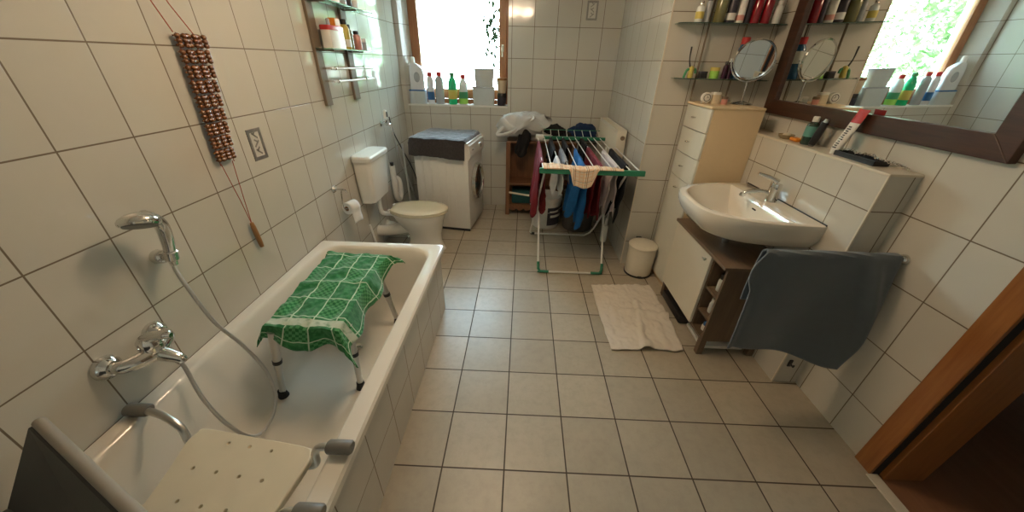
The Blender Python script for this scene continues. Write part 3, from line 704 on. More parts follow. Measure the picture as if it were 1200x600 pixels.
MB().lathe([(.0185, -.047), (.0195, -.047), (.0195, .047), (.0185, .047), (.0185, -.047)], rc, 20, rot=rq, cap=False).build('core', 'wood_handle', rl_)
ax_ = rq @ Vector((0, 0, 1)); sd = Vector((ax_.y, -ax_.x, 0))
def flap(u, v):
    a = v*1.2
    if v < .3: th = PI/2-(v/.3)*PI/2; p = Vector((0, 0, math.sin(th)*.0485))-sd*(-math.cos(th)*.0485)
    else: p = sd*(.0485+.004*math.sin(v*9))+Vector((0, 0, -(v-.3)*.17))
    return rc+p+ax_*((u-.5)*.09)+Vector((0, 0, .006*math.sin(u*3)*v))
MB().sheet(flap, 4, 16).build('loose_sheet', 'paper', rl_, solid=.0012)
# brush
tb = thing('toilet_brush', 'white toilet brush standing in its round holder behind the bathtub', 'toilet brush', (.07, 1.93, 0))
MB().lathe([(0, 0), (.055, 0), (.06, .01), (.055, .10), (.050, .12), (.046, .12), (.046, .03), (0, .03)], (.09, 1.93, 0), 24, cap=False).build('holder', 'plastic_white', tb)
MB().tube([(.10, 1.925, .05), (.085, 1.91, .20), (.07, 1.895, .36), (.067, 1.892, .385)], [.008, .008, .010, .009], 10).build('brush_handle', 'plastic_white', tb)
# waste pipe
wp = MB(); wp.tube([(.0, 2.42, .14), (.05, 2.42, .14), (.10, 2.40, .13), (.14, 2.36, .09)], .045, 16, 4); wp.lathe([(.05, 0), (.058, .003), (.058, .02), (.05, .023)], (.0, 2.42, .14), 20, rot=R('Y', 90))
# valve, siphon and hoses
vt = thing('wall_valve', 'chrome washing machine valve with hose on the left wall above the cistern', 'valve', (0, 2.70, 1.13))
v1 = MB(); v1.lathe([(0, 0), (.028, 0), (.028, .006), (.014, .014), (0, .014)], (.001, 2.68, 1.135), 18, rot=R('Y', 90), cap=False)
v1.tube([(.01, 2.68, 1.135), (.08, 2.68, 1.135)], .013, 12); v1.tube([(.06, 2.68, 1.12), (.06, 2.68, 1.17)], .011, 10); v1.tube([(.08, 2.68, 1.135), (.10, 2.685, 1.12), (.105, 2.69, 1.07)], .013, 12, 3); v1.build('valve_body', 'chrome', vt)
MB().box(.045, .075, 2.665, 2.70, 1.185, 1.265, .006).build('valve_handle', 'plastic_white', vt, smooth=False)
MB().box(.076, .082, 2.67, 2.695, 1.20, 1.25, .002).build('handle_face', 'plastic_dark', vt, smooth=False)
MB().tube([(.105, 2.69, 1.08), (.11, 2.71, .95), (.12, 2.78, .75), (.15, 2.88, .5), (.17, 2.95, .30), (.18, 3.02, .2)], .010, 10, 5).build('supply_hose', 'hose', vt)
MB().tube([(.09, 2.70, 1.2), (.10, 2.73, 1.05), (.16, 2.83, .80), (.2, 2.92, .6), (.21, 3.0, .4)], .006, 8, 5).build('power_cable', 'plastic_dark', vt)
sf = thing('siphon_trap', 'white plastic siphon trap on the left wall beside the washing machine', 'siphon', (0, 2.72, .3))
MB().tube([(.06, 2.66, .72), (.06, 2.66, .60), (.06, 2.66, .42), (.062, 2.68, .355), (.066, 2.72, .33), (.07, 2.76, .355), (.07, 2.785, .42), (.07, 2.785, .50), (.05, 2.79, .54), (.0, 2.79, .55)], .030, 14, 5).build('trap_pipe', 'plastic_white', sf)
MB().lathe([(.02, 0), (.030, .004), (.030, .035), (.02, .04)], (.06, 2.66, .60), 16).build('trap_nut', 'plastic_white', sf)
MB().lathe([(.02, 0), (.030, .004), (.030, .035), (.02, .04)], (.06, 2.66, .68), 16).build('trap_nut', 'plastic_white', sf)
MB().tube([(.06, 2.66, .72), (.06, 2.66, .755)], [.016, .02], 12).build('trap_collar', 'plastic_dark', sf)
MB().tube([(.20, 2.50, .015), (.21, 2.53, .5), (.225, 2.57, .86)], .011, 10).build('hose_tmp', 'hose') if False else None
bp_ = thing('mop_pole', 'grey mop pole leaning in the gap left of the washing machine', 'pole', (.24, 2.60, 0))
MB().tube([(.235, 2.60, .08), (.20, 2.66, .95)], .010, 10).build('pole', 'alu', bp_)
MB().box(.20, .27, 2.56, 2.64, 0, .08, .02, rot=R('Z', 20)).build('mop_head', 'grey_cloth', bp_)
tag(wp.build('waste_pipe', 'plastic_white'), 'white waste pipe elbow leaving the left wall behind the toilet', 'pipe')

# ------------------------------------------------------------------ washing machine
wm = thing('washing_machine', 'white front loading washing machine, porthole facing right, by the back wall', 'washing machine', (.58, 2.9, 0))
WX, WXb, WY0, WY1, WH = .880, .29, 2.60, 3.17, .985
b = MB(); b.box(WXb, WX, WY0, WY1, .035, WH-.02, .010)
b.build('body', 'white_metal', wm)
rb = MB()
for k in range(5):
    xx = .37+k*.085; rb.box(xx, xx+.018, WY0-.003, WY0+.002, .12, .93, .002)
rb.box(WX-.045, WX-.038, WY0-.002, WY0+.002, .06, .95)
rb.build('side_ribs', 'white_metal', wm, smooth=False)
MB().box(WXb-.005, WX+.004, WY0-.004, WY1+.004, WH-.02, WH, .008).build('top_plate', 'white_metal', wm)
MB().prism([(WX, .81), (WX+.006, .81), (WX+.028, .85), (WX+.020, WH-.03), (WX, WH-.015)], 'y', WY0+.002, WY1-.002, .002).build('control_panel', 'plastic_white', wm, smooth=False)
kb = MB().lathe([(0, 0), (.026, 0), (.024, .018), (0, .02)], (WX+.024, 2.98, .90), 20, rot=R('Y', 90), cap=False).build('dial', 'chrome', wm)
for yy in (2.68, 2.72): MB().lathe([(0, 0), (.010, 0), (.009, .010), (0, .011)], (WX+.024, yy, .905), 12, rot=R('Y', 90), cap=False).build('button', 'chrome', wm)
dr = MB().lathe([(.15, 0), (.205, 0), (.21, .015), (.195, .045), (.16, .05), (.15, .035), (.15, 0)], (WX, 2.885, .52), 40, rot=R('Y', 90), cap=False).build('porthole_ring', 'chrome', wm)
MB().lathe([(.151, .03), (.12, .045), (.06, .055), (0, .058)], (WX, 2.885, .52), 32, rot=R('Y', 90), cap=False).build('porthole_glass', 'glass_dark', dr)
for xx in (WXb+.06, WX-.06):
    for yy in (WY0+.06, WY1-.06): MB().lathe([(.022, 0), (.022, .036)], (xx, yy, 0), 12).build('foot', 'rubber', wm)
MB().box(WXb+.02, WX-.01, WY0+.012, WY0+.02, .006, .036).build('plinth', 'plastic_dark', wm, smooth=False)
WPV = Vector((WX, WY0, 0)); WR = R('Z', -8)
wl = Vector((.58, 2.9, 0)); wl2 = WPV+WR @ (wl-WPV); wm.location = wl2; wm.rotation_euler = (0, 0, math.radians(-8))
def fl(u, v):
    s = -.06+u*.65; t = -.20+v*.76
    W, L_ = .56, .545
    ox = s if s < 0 else max(0, s-W); oy = t if t < 0 else max(0, t-L_)
    x = .285+min(max(s, 0), W)+(ox*.35); y = WY0-.008+min(max(t, 0), L_)+oy*.12
    if oy < 0: y -= .010+.006*math.sin(s*17)
    z = WH+.022+.007*nz(s*9, t*9)+.004*nz(s*30, t*30)
    z -= max(abs(oy)*.88, abs(ox)*.9)
    if oy < 0: z += .012*math.sin(s*6+1)*(-oy/.2)
    p = WPV+WR @ (Vector((x, y, 0))-WPV); return Vector((p.x, p.y, z))
tag(MB().sheet(fl, 60, 70, (.6, .7)).build('fleece_towel', 'fur', solid=.030), 'dark grey fleece towel draped over the washing machine top', 'towel')

# ------------------------------------------------------------------ window sill items
SZ = 1.244; SY = YB+.055
sqbox('storage_tub', .075, .265, SY-.045, SY+.055, SZ, .150, 'tubgrey', 'label_blue', 'clear plastic tub with blue rim at the left end of the sill', cat='tub', lidh=.014)
dt = thing('detergent_bottle', 'large white detergent bottle with handle on the blue rimmed tub', 'bottle', (.18, SY, SZ+.151))
z0 = SZ+.151
b = MB(); b.rings([rrect(.175, SY, .080, .035, .02, z0, 4), rrect(.175, SY, .083, .038, .02, z0+.01, 4), rrect(.178, SY, .083, .038, .02, z0+.16, 4), rrect(.175, SY, .075, .036, .02, z0+.22, 4), rrect(.155, SY, .045, .03, .018, z0+.26, 4), rrect(.148, SY, .026, .024, .015, z0+.275, 4)])
b.build('body', 'bottle_white', dt); MB().lathe([(0, .275), (.024, .275), (.022, .325), (.012, .335), (0, .335)], (.148, SY, z0), 16, cap=False).build('cap', 'plastic_white', dt)
MB().tube([(.205, SY, z0+.225), (.245, SY, z0+.20), (.25, SY, z0+.14), (.235, SY, z0+.09)], .010, 10, 4).build('handle', 'bottle_white', dt)
MB().lathe([(0, 0), (.036, 0), (.034, .002), (0, .002)], (.185, SY-.037, z0+.13), 24, sy=1.5, rot=R('X', 90), cap=False).build('front_label', 'bottle_grey', dt)
bottle('cleaner_bottle', .325, SY, SZ, .040, .335, 'bottle_white', 'cap_red', 'slim white bottle with red cap and blue label on the sill', capr=.75, sy=.7, lab='label_blue', neck=.09, labz=(.15, .45), caph=.12)
bottle('cleaner_bottle', .432, SY, SZ, .050, .34, 'bottle_grey', 'cap_red', 'silver grey bottle with red cap, third item on the sill', capr=.6, sy=.7, neck=.09, caph=.12)
bottle('soap_bottle', .585, SY, SZ, .050, .335, 'liquid_green', 'label_green', 'bright green bottle in the middle of the window sill', capr=.55, lab='label_yellow', neck=.17, labz=(.2, .52), caph=.1)
t_ = bottle('spray_bottle', .713, SY, SZ, .051, .32, 'bottle_clear', 'cap_red', 'clear bottle with red cap and lime liquid on the sill', capr=.55, lab='label_green', neck=.16, labz=(.25, .5), caph=.13)
MB().lathe([(.0516, .01), (.0516, .075)], (.713, SY, SZ), 20, cap=False).build('liquid', 'lime', t_)
sqbox('food_container', .822, 1.085, SY-.05, SY+.06, SZ, .20, 'tubgrey', 'bottle_grey', 'larger lidded frosted container on the sill, below the smaller one', cat='container', lidh=.016, taper=.1)
sqbox('food_container', .848, 1.078, SY-.045, SY+.055, SZ+.201, .185, 'tubgrey', 'bottle_grey', 'smaller frosted container stacked on the larger one on the sill', cat='container', lidh=.016, taper=.12)
jar('coffee_jar', 1.168, SY-.005, SZ, .05, .135, 'label_dark', 'cap_black', 'dark jar at the right end of the window sill')
cu = thing('wooden_pot', 'cream and tan pot on top of the dark jar, right end of sill', 'pot', (1.17, SY, SZ+.136))
MB().lathe([(0, .136), (.042, .136), (.05, .16), (.058, .27), (.050, .27), (.045, .16), (0, .155)], (1.168, SY-.005, SZ), 24, cap=False).build('pot_body', pmat('cream_pot', (.62, .50, .34), .5), cu)
MB().lathe([(.059, .27), (.063, .272), (.063, .295), (.055, .298), (.055, .27)], (1.168, SY-.005, SZ), 24, cap=False).build('pot_rim', 'wood_handle', cu)

# ------------------------------------------------------------------ wooden shelf by the back wall
ws = thing('wooden_shelf', 'rustic brown wooden shelf unit against the back wall behind the drying rack', 'shelf', (1.6, 3.3, 0))
for xa in (1.245, 2.01):
    for ya in (3.15, 3.40): MB().box(xa, xa+.05, ya, ya+.04, 0, .90, .004).build('post', 'wood_shelf', ws, smooth=False)
for z in (.12, .39, .885): MB().box(1.262, 2.05, 3.155, 3.435, z, z+.022, .003).build('shelf_board', wood_mat('shelf_board_wood', (.14, .06, .025), (.23, .105, .045), 'X') if z == .12 else bpy.data.materials['shelf_board_wood'], ws, smooth=False)
MB().box(1.262, 2.05, 3.435, 3.445, .1, .90).build('back_panel', 'wood_shelf', ws, smooth=False)
for xa in (1.25, 2.045): MB().box(xa, xa+.012, 3.19, 3.40, .35, .89).build('side_panel', 'wood_shelf', ws, smooth=False)
pl_ = [(1.295, .12), (2.01, .12)]+[(2.01-.715*k/24, .085-.018*math.sin(k*PI/3)**2*2) for k in range(25)]
MB().prism(pl_[:2]+pl_[2:], 'y', 3.158, 3.170).build('scalloped_apron', 'wood_shelf', ws, smooth=False)
tag(MB().box(1.32, 1.62, 3.18, 3.40, .143, .30, .02).build('green_basket', 'teal_cloth'), 'dark green folded cloth on the lower board of the wooden shelf', 'cloth')
def lump(name, c, s, mat, label, cat, seed=0, amp=.25, fq=4, n=4, grp=None):
    b = bmesh.new(); bmesh.ops.create_icosphere(b, subdivisions=n, radius=1)
    for v in b.verts:
        d = 1+amp*nz(v.co.x*fq*.5+seed, v.co.y*fq*.5, v.co.z*fq*.5)+amp*.4*nz(v.co.x*fq*1.7, v.co.y*fq*1.7+seed, v.co.z*fq*1.7)
        z = max(v.co.z*d, -.55)
        v.co = Vector((c[0]+v.co.x*d*s[0], c[1]+v.co.y*d*s[1], c[2]+(z+.55)*s[2]/1.55))
    return tag(MB().merge(b).build(name, mat), label, cat, grp)
ST = .908
lump('folded_laundry', (1.64, 3.30, ST), (.17, .11, .10), 'white_cloth', 'pale laundry lying under the plastic bag on the shelf', 'laundry', 3)
# plastic bag draped over the shelf corner
def bagf(u, v):
    a = u*2*PI; ph_ = v*PI
    r = math.sin(ph_)**.75
    x = 1.43+.30*math.cos(a)*r*(1+.25*nz(a*2, v*5, 1)); y = 3.225+.16*math.sin(a)*r*(1+.3*nz(a*2, v*4, 7))
    z = 1.095+.125*math.cos(ph_)+.045*nz(u*9, v*8, 4)*r+.03*math.cos(a*5)*r*math.sin(ph_)
    if math.cos(a) < -.2: z -= .03*r
    return Vector((x, y, z))
bg_ = thing('plastic_bag', 'crumpled white plastic bag on the left end of the wooden shelf', 'bag', (1.43, 3.23, ST))
MB().sheet(bagf, 64, 40).build('bag_body', 'bag', bg_, solid=.001)
MB().tube([(1.22, 3.12, 1.07), (1.15, 3.09, 1.0), (1.17, 3.08, .985), (1.30, 3.08, 1.02), (1.42, 3.08, 1.10), (1.55, 3.08, 1.17), (1.50, 3.14, 1.20)], [.016, .020, .020, .018, .016, .016, .012], 8, 5).build('bag_handle', 'bag', bg_)
def hangf(u, v):
    return Vector((1.37+u*.13+.02*math.sin(v*5), 3.115+.02*math.sin(u*7), 1.06-v*.27-.05*math.sin(u*PI)*v))
tag(MB().sheet(hangf, 14, 20).build('black_cloth', 'black_cloth', solid=.02), 'black cloth hanging below the plastic bag over the shelf front', 'cloth')
lump('black_handbag', (1.775, 3.32, ST), (.17, .09, .17), 'black_cloth', 'black bag standing on the wooden shelf beside the white plastic bag', 'bag', 11)
lump('blue_garment', (2.13, 3.33, ST), (.165, .09, .19), 'navy_cloth', 'bundled dark blue garment at the right end of the wooden shelf', 'clothing', 21)
lump('dark_laundry_pile', (1.96, 3.32, ST), (.16, .085, .09), 'black_cloth', 'flat dark laundry between the black bag and the blue garment', 'laundry', 31)

# ------------------------------------------------------------------ bucket and wicker basket
bk = thing('paint_bucket', 'white paint bucket with dark label under the drying rack', 'bucket', (1.735, 2.88, 0))
bc = (1.735, 2.90, 0)
MB().lathe([(0, 0), (.150, 0), (.155, .008), (.178, .33), (.186, .335), (.186, .36), (.18, .375), (.174, .375), (.17, .34), (.148, .02), (0, .02)], bc, 40, cap=False).build('pail', 'bucket', bk)
la = MB(); la.sheet(lambda u, v: Vector((bc[0]+math.cos(-1.5+u*1.5)*(.1595+.0155*(.08+v*.7)+.003), bc[1]+math.sin(-1.5+u*1.5)*(.1595+.0155*(.08+v*.7)+.003), .05+v*.22)), 20, 6)
la.build('label', 'label_dark', bk)
la = MB(); la.sheet(lambda u, v: Vector((bc[0]+math.cos(-1.3+u*1.0)*(.1715+.003), bc[1]+math.sin(-1.3+u*1.0)*(.1715+.003), .15+v*.03)), 12, 2); la.sheet(lambda u, v: Vector((bc[0]+math.cos(-1.35+u*.7)*.173, bc[1]+math.sin(-1.35+u*.7)*.173, .21+v*.02)), 12, 2)
la.build('label_text_band', 'label_white', bk)
MB().tube([(bc[0]-.188, bc[1], .33), (bc[0]-.17, bc[1]-.12, .27), (bc[0], bc[1]-.20, .22), (bc[0]+.17, bc[1]-.12, .27), (bc[0]+.188, bc[1], .33)], .003, 6, 6).build('wire_handle', 'alu', bk)
ld = thing('wooden_spatula', 'pale wooden stick lying across the bucket rim toward the shelf', 'stick', (1.42, 2.82, .38))
MB().tube([(1.30, 2.87, .395), (1.50, 2.80, .392), (1.56, 2.79, .39)], [.011, .011, .014], 8).build('stick', 'plastic_cream', ld)
MB().lathe([(0, 0), (.03, .0), (.04, .012), (.03, .022), (0, .024)], (1.60, 2.79, .378), 16, sx=1.4, cap=False).build('stick_head', 'plastic_cream', ld)
bsk = thing('wicker_basket', 'grey wicker laundry basket under the drying rack beside the bucket', 'basket', (2.11, 2.84, 0))
MB().lathe([(0, 0), (.165, 0), (.172, .01), (.190, .22), (.185, .40), (.192, .41), (.192, .43), (.178, .43), (.175, .05), (0, .04)], (2.115, 2.86, 0), 44, cap=False).build('basket_body', 'wicker', bsk)
tag(MB().box(2.318, 2.326, 2.3, 2.31, 0, .01).build('x', 'wicker'), '', '') if False else None

# ------------------------------------------------------------------ radiator
ra = thing('radiator', 'cream panel radiator on the side of the chimney breast', 'radiator', (2.38, 2.95, .5))
RX0, RX1, RY0, RY1, RZ0, RZ1 = 2.335, 2.425, 2.53, 3.40, .56, 1.16
b = MB(); b.box(RX0, RX0+.014, RY0+.006, RY1, RZ0, RZ1-.006, .004); b.box(RX1-.014, RX1, RY0+.006, RY1, RZ0, RZ1-.006, .004)
for k in range(24):
    yy = RY0+.03+k*(RY1-RY0-.06)/23; b.box(RX0-.003, RX0+.002, yy-.010, yy+.010, RZ0+.03, RZ1-.03, .002)
b.build('panel', 'radiator', ra)
gr = MB()
for k in range(30):
    yy = RY0+.01+k*(RY1-RY0-.02)/29; gr.box(RX0+.012, RX1-.012, yy-.004, yy+.004, RZ1-.006, RZ1)
gr.box(RX0, RX0+.013, RY0, RY1, RZ1-.008, RZ1+.002, .002); gr.box(RX1-.013, RX1, RY0, RY1, RZ1-.008, RZ1+.002, .002)
gr.build('top_grille', 'radiator', ra, smooth=False)
MB().box(RX0, RX1, RY0-.002, RY0+.006, RZ0, RZ1, .003).build('end_cover', 'radiator', ra)
MB().lathe([(.017, 0), (.021, .002), (.021, .006), (.014, .007), (.013, .002), (0, .002)], (RX0+.055, RY0-.002, RZ1-.07), 20, rot=R('X', 90), cap=False).build('bleed_plug', 'shelf_alu', ra)
MB().box(RX1, CX-.001, 2.7, 2.75, .8, 1.1).build('wall_bracket', 'radiator', ra, smooth=False); MB().box(RX1, CX-.001, 3.2, 3.25, .8, 1.1).build('wall_bracket', 'radiator', ra, smooth=False)
vv = MB(); vv.tube([(2.39, 2.56, .56), (2.39, 2.56, .42), (2.39, 2.56, .02)], .009, 10); vv.build('feed_pipe', 'white_metal', ra)
MB().lathe([(.015, 0), (.024, .01), (.024, .07), (.018, .085), (0, .086)], (2.39, 2.56, .42), 16, rot=R('X', 0), cap=False).build('valve_head', 'plastic_white', ra)
lz = thing('cleaning_brush', 'small white scrubbing brush with black foot by the radiator pipe', 'brush', (2.33, 2.34, 0))
MB().box(2.30, 2.36, 2.36, 2.41, .05, .24, .012).build('brush_body', 'plastic_white', lz); MB().box(2.312, 2.348, 2.37, 2.40, 0, .05, .004).build('brush_foot', 'plastic_dark', lz, smooth=False)
MB().tube([(2.33, 2.385, .235), (2.335, 2.38, .32)], .012, 10).build('brush_handle', 'plastic_white', lz)

# ------------------------------------------------------------------ drying rack
rk = thing('drying_rack', 'folding clothes drying rack with white rods and green end bars', 'drying rack', (2.0, 2.3, 0))
ZR = .995; X0, X1 = 1.595, 2.345; NY, MY, FY = 1.70, 2.985, 3.15
MB().box(1.572, 2.378, NY-.018, NY+.006, ZR-.03, ZR+.012, .005).build('end_bar', 'plastic_green', rk, smooth=False)
MB().box(1.585, 2.36, MY-.010, MY+.012, ZR-.02, ZR+.014, .005).build('end_bar', 'plastic_green', rk, smooth=False)
MB().box(1.63, 2.30, FY-.004, FY+.004, ZR+.050, ZR+.058, .004).build('end_bar', 'plastic_green', rk, smooth=False)
XS = [X0+.005+k*(X1-X0-.01)/11 for k in range(12)]
for k, xx in enumerate(XS):
    MB().tube([(xx, NY, ZR+.002), (xx, MY, ZR+.004)], .0058 if k in (0, 11) else .0042, 8).build('rod', 'white_metal', rk)
for k in range(8):
    xx = 1.655+k*.088; MB().tube([(xx, MY, ZR+.008), (xx, FY, ZR+.054)], .0035, 6).build('rod', 'white_metal', rk)
LT = .0095
# leg frame with its foot near the camera
xa, xb = 1.618, 2.208
MB().tube([(X0+.012, 2.62, ZR-.015), (xa+.002, 1.81, .06), (xa+.004, 1.795, .028), (xa+.03, 1.79, .012), (xb-.03, 1.795, .012), (xb-.004, 1.80, .028), (xb-.002, 1.815, .06), (X1-.075, 2.62, ZR-.015)], LT, 10).build('leg_frame', 'white_metal', rk)
g = MB(); 
for sx, xx in ((1, xa), (-1, xb)):
    g.tube([(xx+sx*.0, 1.825, .10), (xx+sx*.002, 1.80, .04), (xx+sx*.02, 1.792, .0145), (xx+sx*.10, 1.792, .0145)], .0135, 10)
    g.prism([(xx-sx*.004, .004), (xx+sx*.075, .004), (xx+sx*.018, .022), (xx-sx*.002, .085)], 'y', 1.788, 1.802)
    g.build('foot_corner', 'plastic_green', rk); g = MB()
g.bm.free()
xa2, xb2 = 1.545, 2.26
MB().tube([(X0+.03, 1.80, ZR-.015), (xa2+.01, 2.58, .045), (xa2+.03, 2.60, .012), (xb2-.09, 2.60, .012), (xb2-.03, 2.595, .05), (xb2, 2.57, .12), (X1-.06, 1.80, ZR-.015)], LT, 10).build('leg_frame', 'white_metal', rk)
MB().tube([(xa2+.015, 2.60, .016), (xa2+.06, 2.60, .014)], .014, 10).build('foot_corner', 'plastic_dark', rk)
MB().box(1.575, 1.66, 2.90, 3.01, ZR-.01, ZR+.03, .012).build('hinge_cap', 'white_metal', rk)

def drape(name, x, ya, yb_, la, lb, mat, label, seed=0, spread=.03, amp=.02, narrow=.3, fq=16, cat='clothing', skew=0, ragged=.05):
    def f(u, v):
        y = ya+(yb_-ya)*u; L = la+lb; d = v*L-la        # signed distance from the rod
        a = abs(d); side = 1 if d > 0 else -1
        ln = (lb if d > 0 else la)
        q = a/max(ln, .01)
        ym = (ya+yb_)/2+skew*q
        yy = ym+(y-(ya+yb_)/2)*(1-narrow*q)
        xx = x+side*(.012*min(1, a/.02)+spread*.6*q)+amp*.6*math.sin(y*fq*2.1+seed*1.7+a*4)*min(1, a/.12)*(.4+q)+.012*nz(y*14+seed, a*9)*min(1, a/.08)
        zz = ZR+.011-max(0, a-.012)*(.985)-(.0 if a > .012 else 0)+ragged*1.3*q*nz(u*4.1+seed, seed)+.02*q*math.sin(u*23+seed)
        return Vector((xx, yy, zz))
    return tag(MB().sheet(f, 26, 34, (yb_-ya, la+lb)).build(name, mat, solid=.004), label, cat)
drape('red_shirt', XS[0], 1.86, 2.75, .54, .50, 'red_cloth', 'dark red garment hanging over the left outer rod of the rack', 1, .05, .035, .45, 9, ragged=.12)
drape('white_shirt', XS[2], 1.80, 2.1, .24, .24, 'white_cloth', 'white garment hanging on the rack right of the dark red one', 2, .03, .025, .2)
drape('grey_top', XS[3], 1.9, 2.4, .22, .22, 'grey_cloth', 'grey patterned garment hanging behind the tea towel', 3, .03, .02, .2)
drape('blue_shirt', XS[5], 1.80, 2.45, .50, .62, 'blue_cloth', 'bright blue garment hanging in the middle of the drying rack', 4, .07, .05, .55, 10, ragged=.1)
drape('red_shirt', XS[7], 1.78, 2.5, .50, .52, 'red_cloth', 'dark red garment hanging right of the bright blue one', 5, .05, .035, .4, 9, ragged=.1)
drape('black_sweater', XS[4], 2.45, 2.93, .34, .34, 'black_cloth', 'black garment hanging at the far middle of the rack', 6, .02, .02, .1)
drape('black_sweater', XS[7], 2.55, 2.95, .3, .34, 'black_cloth', 'black garment hanging at the far end behind the right red one', 7, .02, .02, .1)
drape('black_sweater', XS[2], 2.3, 2.93, .20, .24, 'black_cloth', 'black garment hanging at the far left of the drying rack', 9, .02, .02, .1)
drape('pink_shirt', XS[9]-.01, 1.80, 2.4, .46, .52, 'pink_cloth', 'pale pink garment hanging near the right side of the rack', 8, .05, .03, .4, 11, ragged=.1)
drape('black_trousers', XS[10]+.005, 1.85, 2.46, .44, .52, 'black_cloth', 'black garment hanging second from the right side rod', 10, .045, .03, .4, 9, ragged=.12)
def tea(u, v):
    x = 1.60+u*.61
    back = .13-.085*u+.02*math.sin(u*11)
    mid = max(0, min(1, (x-1.80)/.03))*max(0, min(1, (2.02-x)/.03))
    hang = .004+.135*mid+.01*math.sin(x*40)*mid
    Lb = back; T = Lb+hang; s = v*T
    rip = .007*nz(x*22, v*6, 3)+.006*abs(math.sin(x*46))
    if s < Lb: return Vector((x, NY-.022+(Lb-s), ZR+.016+rip*(1 if s < Lb-.02 else .3)))
    d = s-Lb
    return Vector((x+(x-1.91)*-.12*d/.14, NY-.026-.006*abs(math.sin(x*46))*mid, ZR+.014-d))
tag(MB().sheet(tea, 60, 30, (.61, .28)).build('tea_towel', 'tea', solid=.003), 'peach checked tea towel over the near green bar of the rack', 'towel')

# ------------------------------------------------------------------ pedal bin
pb = thing('pedal_bin', 'small round cream pedal bin between chimney breast and tall cabinet', 'bin', (2.565, 1.865, 0))
pc = (2.562, 1.868, 0)
MB().lathe([(0, .004), (.116, .004), (.118, .02), (.122, .27), (.12, .275), (0, .275)], pc, 40, cap=False).build('body', 'plastic_cream' if False else 'radiator', pb)
MB().lathe([(.122, 0), (.124, .003), (.124, .014), (.118, .016)], pc, 40).build('base_ring', 'plastic_dark', pb)
MB().lathe([(.124, .276), (.127, .28), (.127, .292), (.115, .305), (.06, .315), (0, .317)], pc, 40, cap=False).build('lid', 'radiator', pb)
MB().box(2.53, 2.565, 1.735, 1.762, .012, .022, .003).build('pedal', 'plastic_dark', pb, smooth=False)
MB().box(2.53, 2.58, 1.98, 2.005, .27, .31, .006).build('hinge', 'plastic_dark', pb, smooth=False)

# ------------------------------------------------------------------ floor towel
MQ = [(2.085, 1.60), (2.60, 1.63), (2.585, .84), (2.09, .822)]
def matf(u, v):
    a = Vector(MQ[0]).lerp(Vector(MQ[1]), u); b = Vector(MQ[3]).lerp(Vector(MQ[2]), u); p = a.lerp(b, v)
    p.x += .016*nz(v*5, 3)*(1 if u > .5 else .6)-(.03*v*(1-v) if u < .05 else 0)
    if u > .6: p.x += .05*math.sin(v*PI)*(u-.6)
    p.y += .014*nz(u*4, 8)
    z = .008+.016*max(0, nz(u*7, v*9, 1))+.010*max(0, nz(u*18, v*20, 6))
    z += .03*math.exp(-((v-.42-.12*u)/.03)**2)*min(1, max(0, u*1.6-.2))*.8
    z += .035*math.exp(-((u-.52)/.07)**2)*max(0, (v-.8)/.2)
    z += .016*math.exp(-((u-.75+.3*v)/.035)**2)*(v > .3)
    return Vector((p.x, p.y, z))
tag(MB().sheet(matf, 70, 90).build('floor_towel', 'towel_white', solid=.007, offset=1), 'crumpled cream towel lying on the floor in front of the vanity', 'towel')

# ------------------------------------------------------------------ tall cabinet
tc_ = thing('tall_cabinet', 'tall narrow cream cabinet with white drawer fronts beside the chimney breast', 'cabinet', (2.87, 1.8, 0))
CX0, CX1, CY0, CY1, CH = 2.712, 3.05, 1.602, 2.0, 1.475
MB().box(CX0, CX1, CY0, CY1, .02, CH-.016, .002).build('body', 'cab_side', tc_, smooth=False)
MB().box(CX0-.022, CX1+.0, CY0-.006, CY1, CH-.016, CH, .004).build('top_board', 'cab_side', tc_, smooth=False)
MB().box(CX0+.005, CX1, CY0+.01, CY1-.01, 0, .02).build('plinth', 'cab_side', tc_, smooth=False)
def bowed(z0, z1):
    pts = [(CX0, CY0+.002)]+[(CX0-.014-.012*math.sin(PI*k/12)**.6, CY0+.002+(CY1-CY0-.004)*k/12) for k in range(13)]+[(CX0, CY1-.002)]
    return MB().prism(pts, 'z', z0, z1, .002)
def knob(mb, y, z): mb.tube([(CX0-.026, y-.016, z), (CX0-.046, y-.010, z), (CX0-.046, y+.010, z), (CX0-.026, y+.016, z)], .0045, 8, 3)
for za, zb in ((1.304, 1.456), (1.12, 1.298), (.935, 1.114)):
    d_ = bowed(za, zb).build('drawer', 'cab_white', tc_); k_ = MB(); knob(k_, 1.80, (za+zb)/2+.005); k_.build('drawer_knob', 'chrome', d_)
d_ = bowed(.06, .929).build('cabinet_door', 'cab_white', tc_); k_ = MB(); knob(k_, 1.80, .86); k_.build('door_knob', 'chrome', d_)

# items on the tall cabinet
rm = thing('shaving_mirror', 'round chrome table mirror standing on the tall cabinet', 'mirror', (2.985, 1.80, CH))
rmc = Vector((2.965, 1.775, 1.755))
MB().lathe([(0, 0), (.068, 0), (.070, .004), (.060, .014), (.02, .022), (.008, .028), (0, .028)], (2.985, 1.80, CH), 30, cap=False).build('base', 'chrome', rm)
MB().tube([(2.985, 1.80, CH+.02), (2.98, 1.80, 1.60), (2.978, 1.80, 1.625)], .0055, 10).build('stem', 'chrome', rm)
tl = (R('Z', -14) @ R('X', 99))
def yk(a): return rmc+R('Z', -14) @ Vector((math.cos(a)*.132, .01, math.sin(a)*.132))
MB().tube([yk(a) for a in [PI+.0+k*PI/16 for k in range(17)]], .005, 8).build('yoke', 'chrome', rm)
rg_ = MB().lathe([(.112, -.006), (.120, -.008), (.124, 0), (.120, .008), (.112, .006), (.112, -.006)], rmc, 44, rot=tl, cap=False).build('mirror_rim', 'chrome', rm)
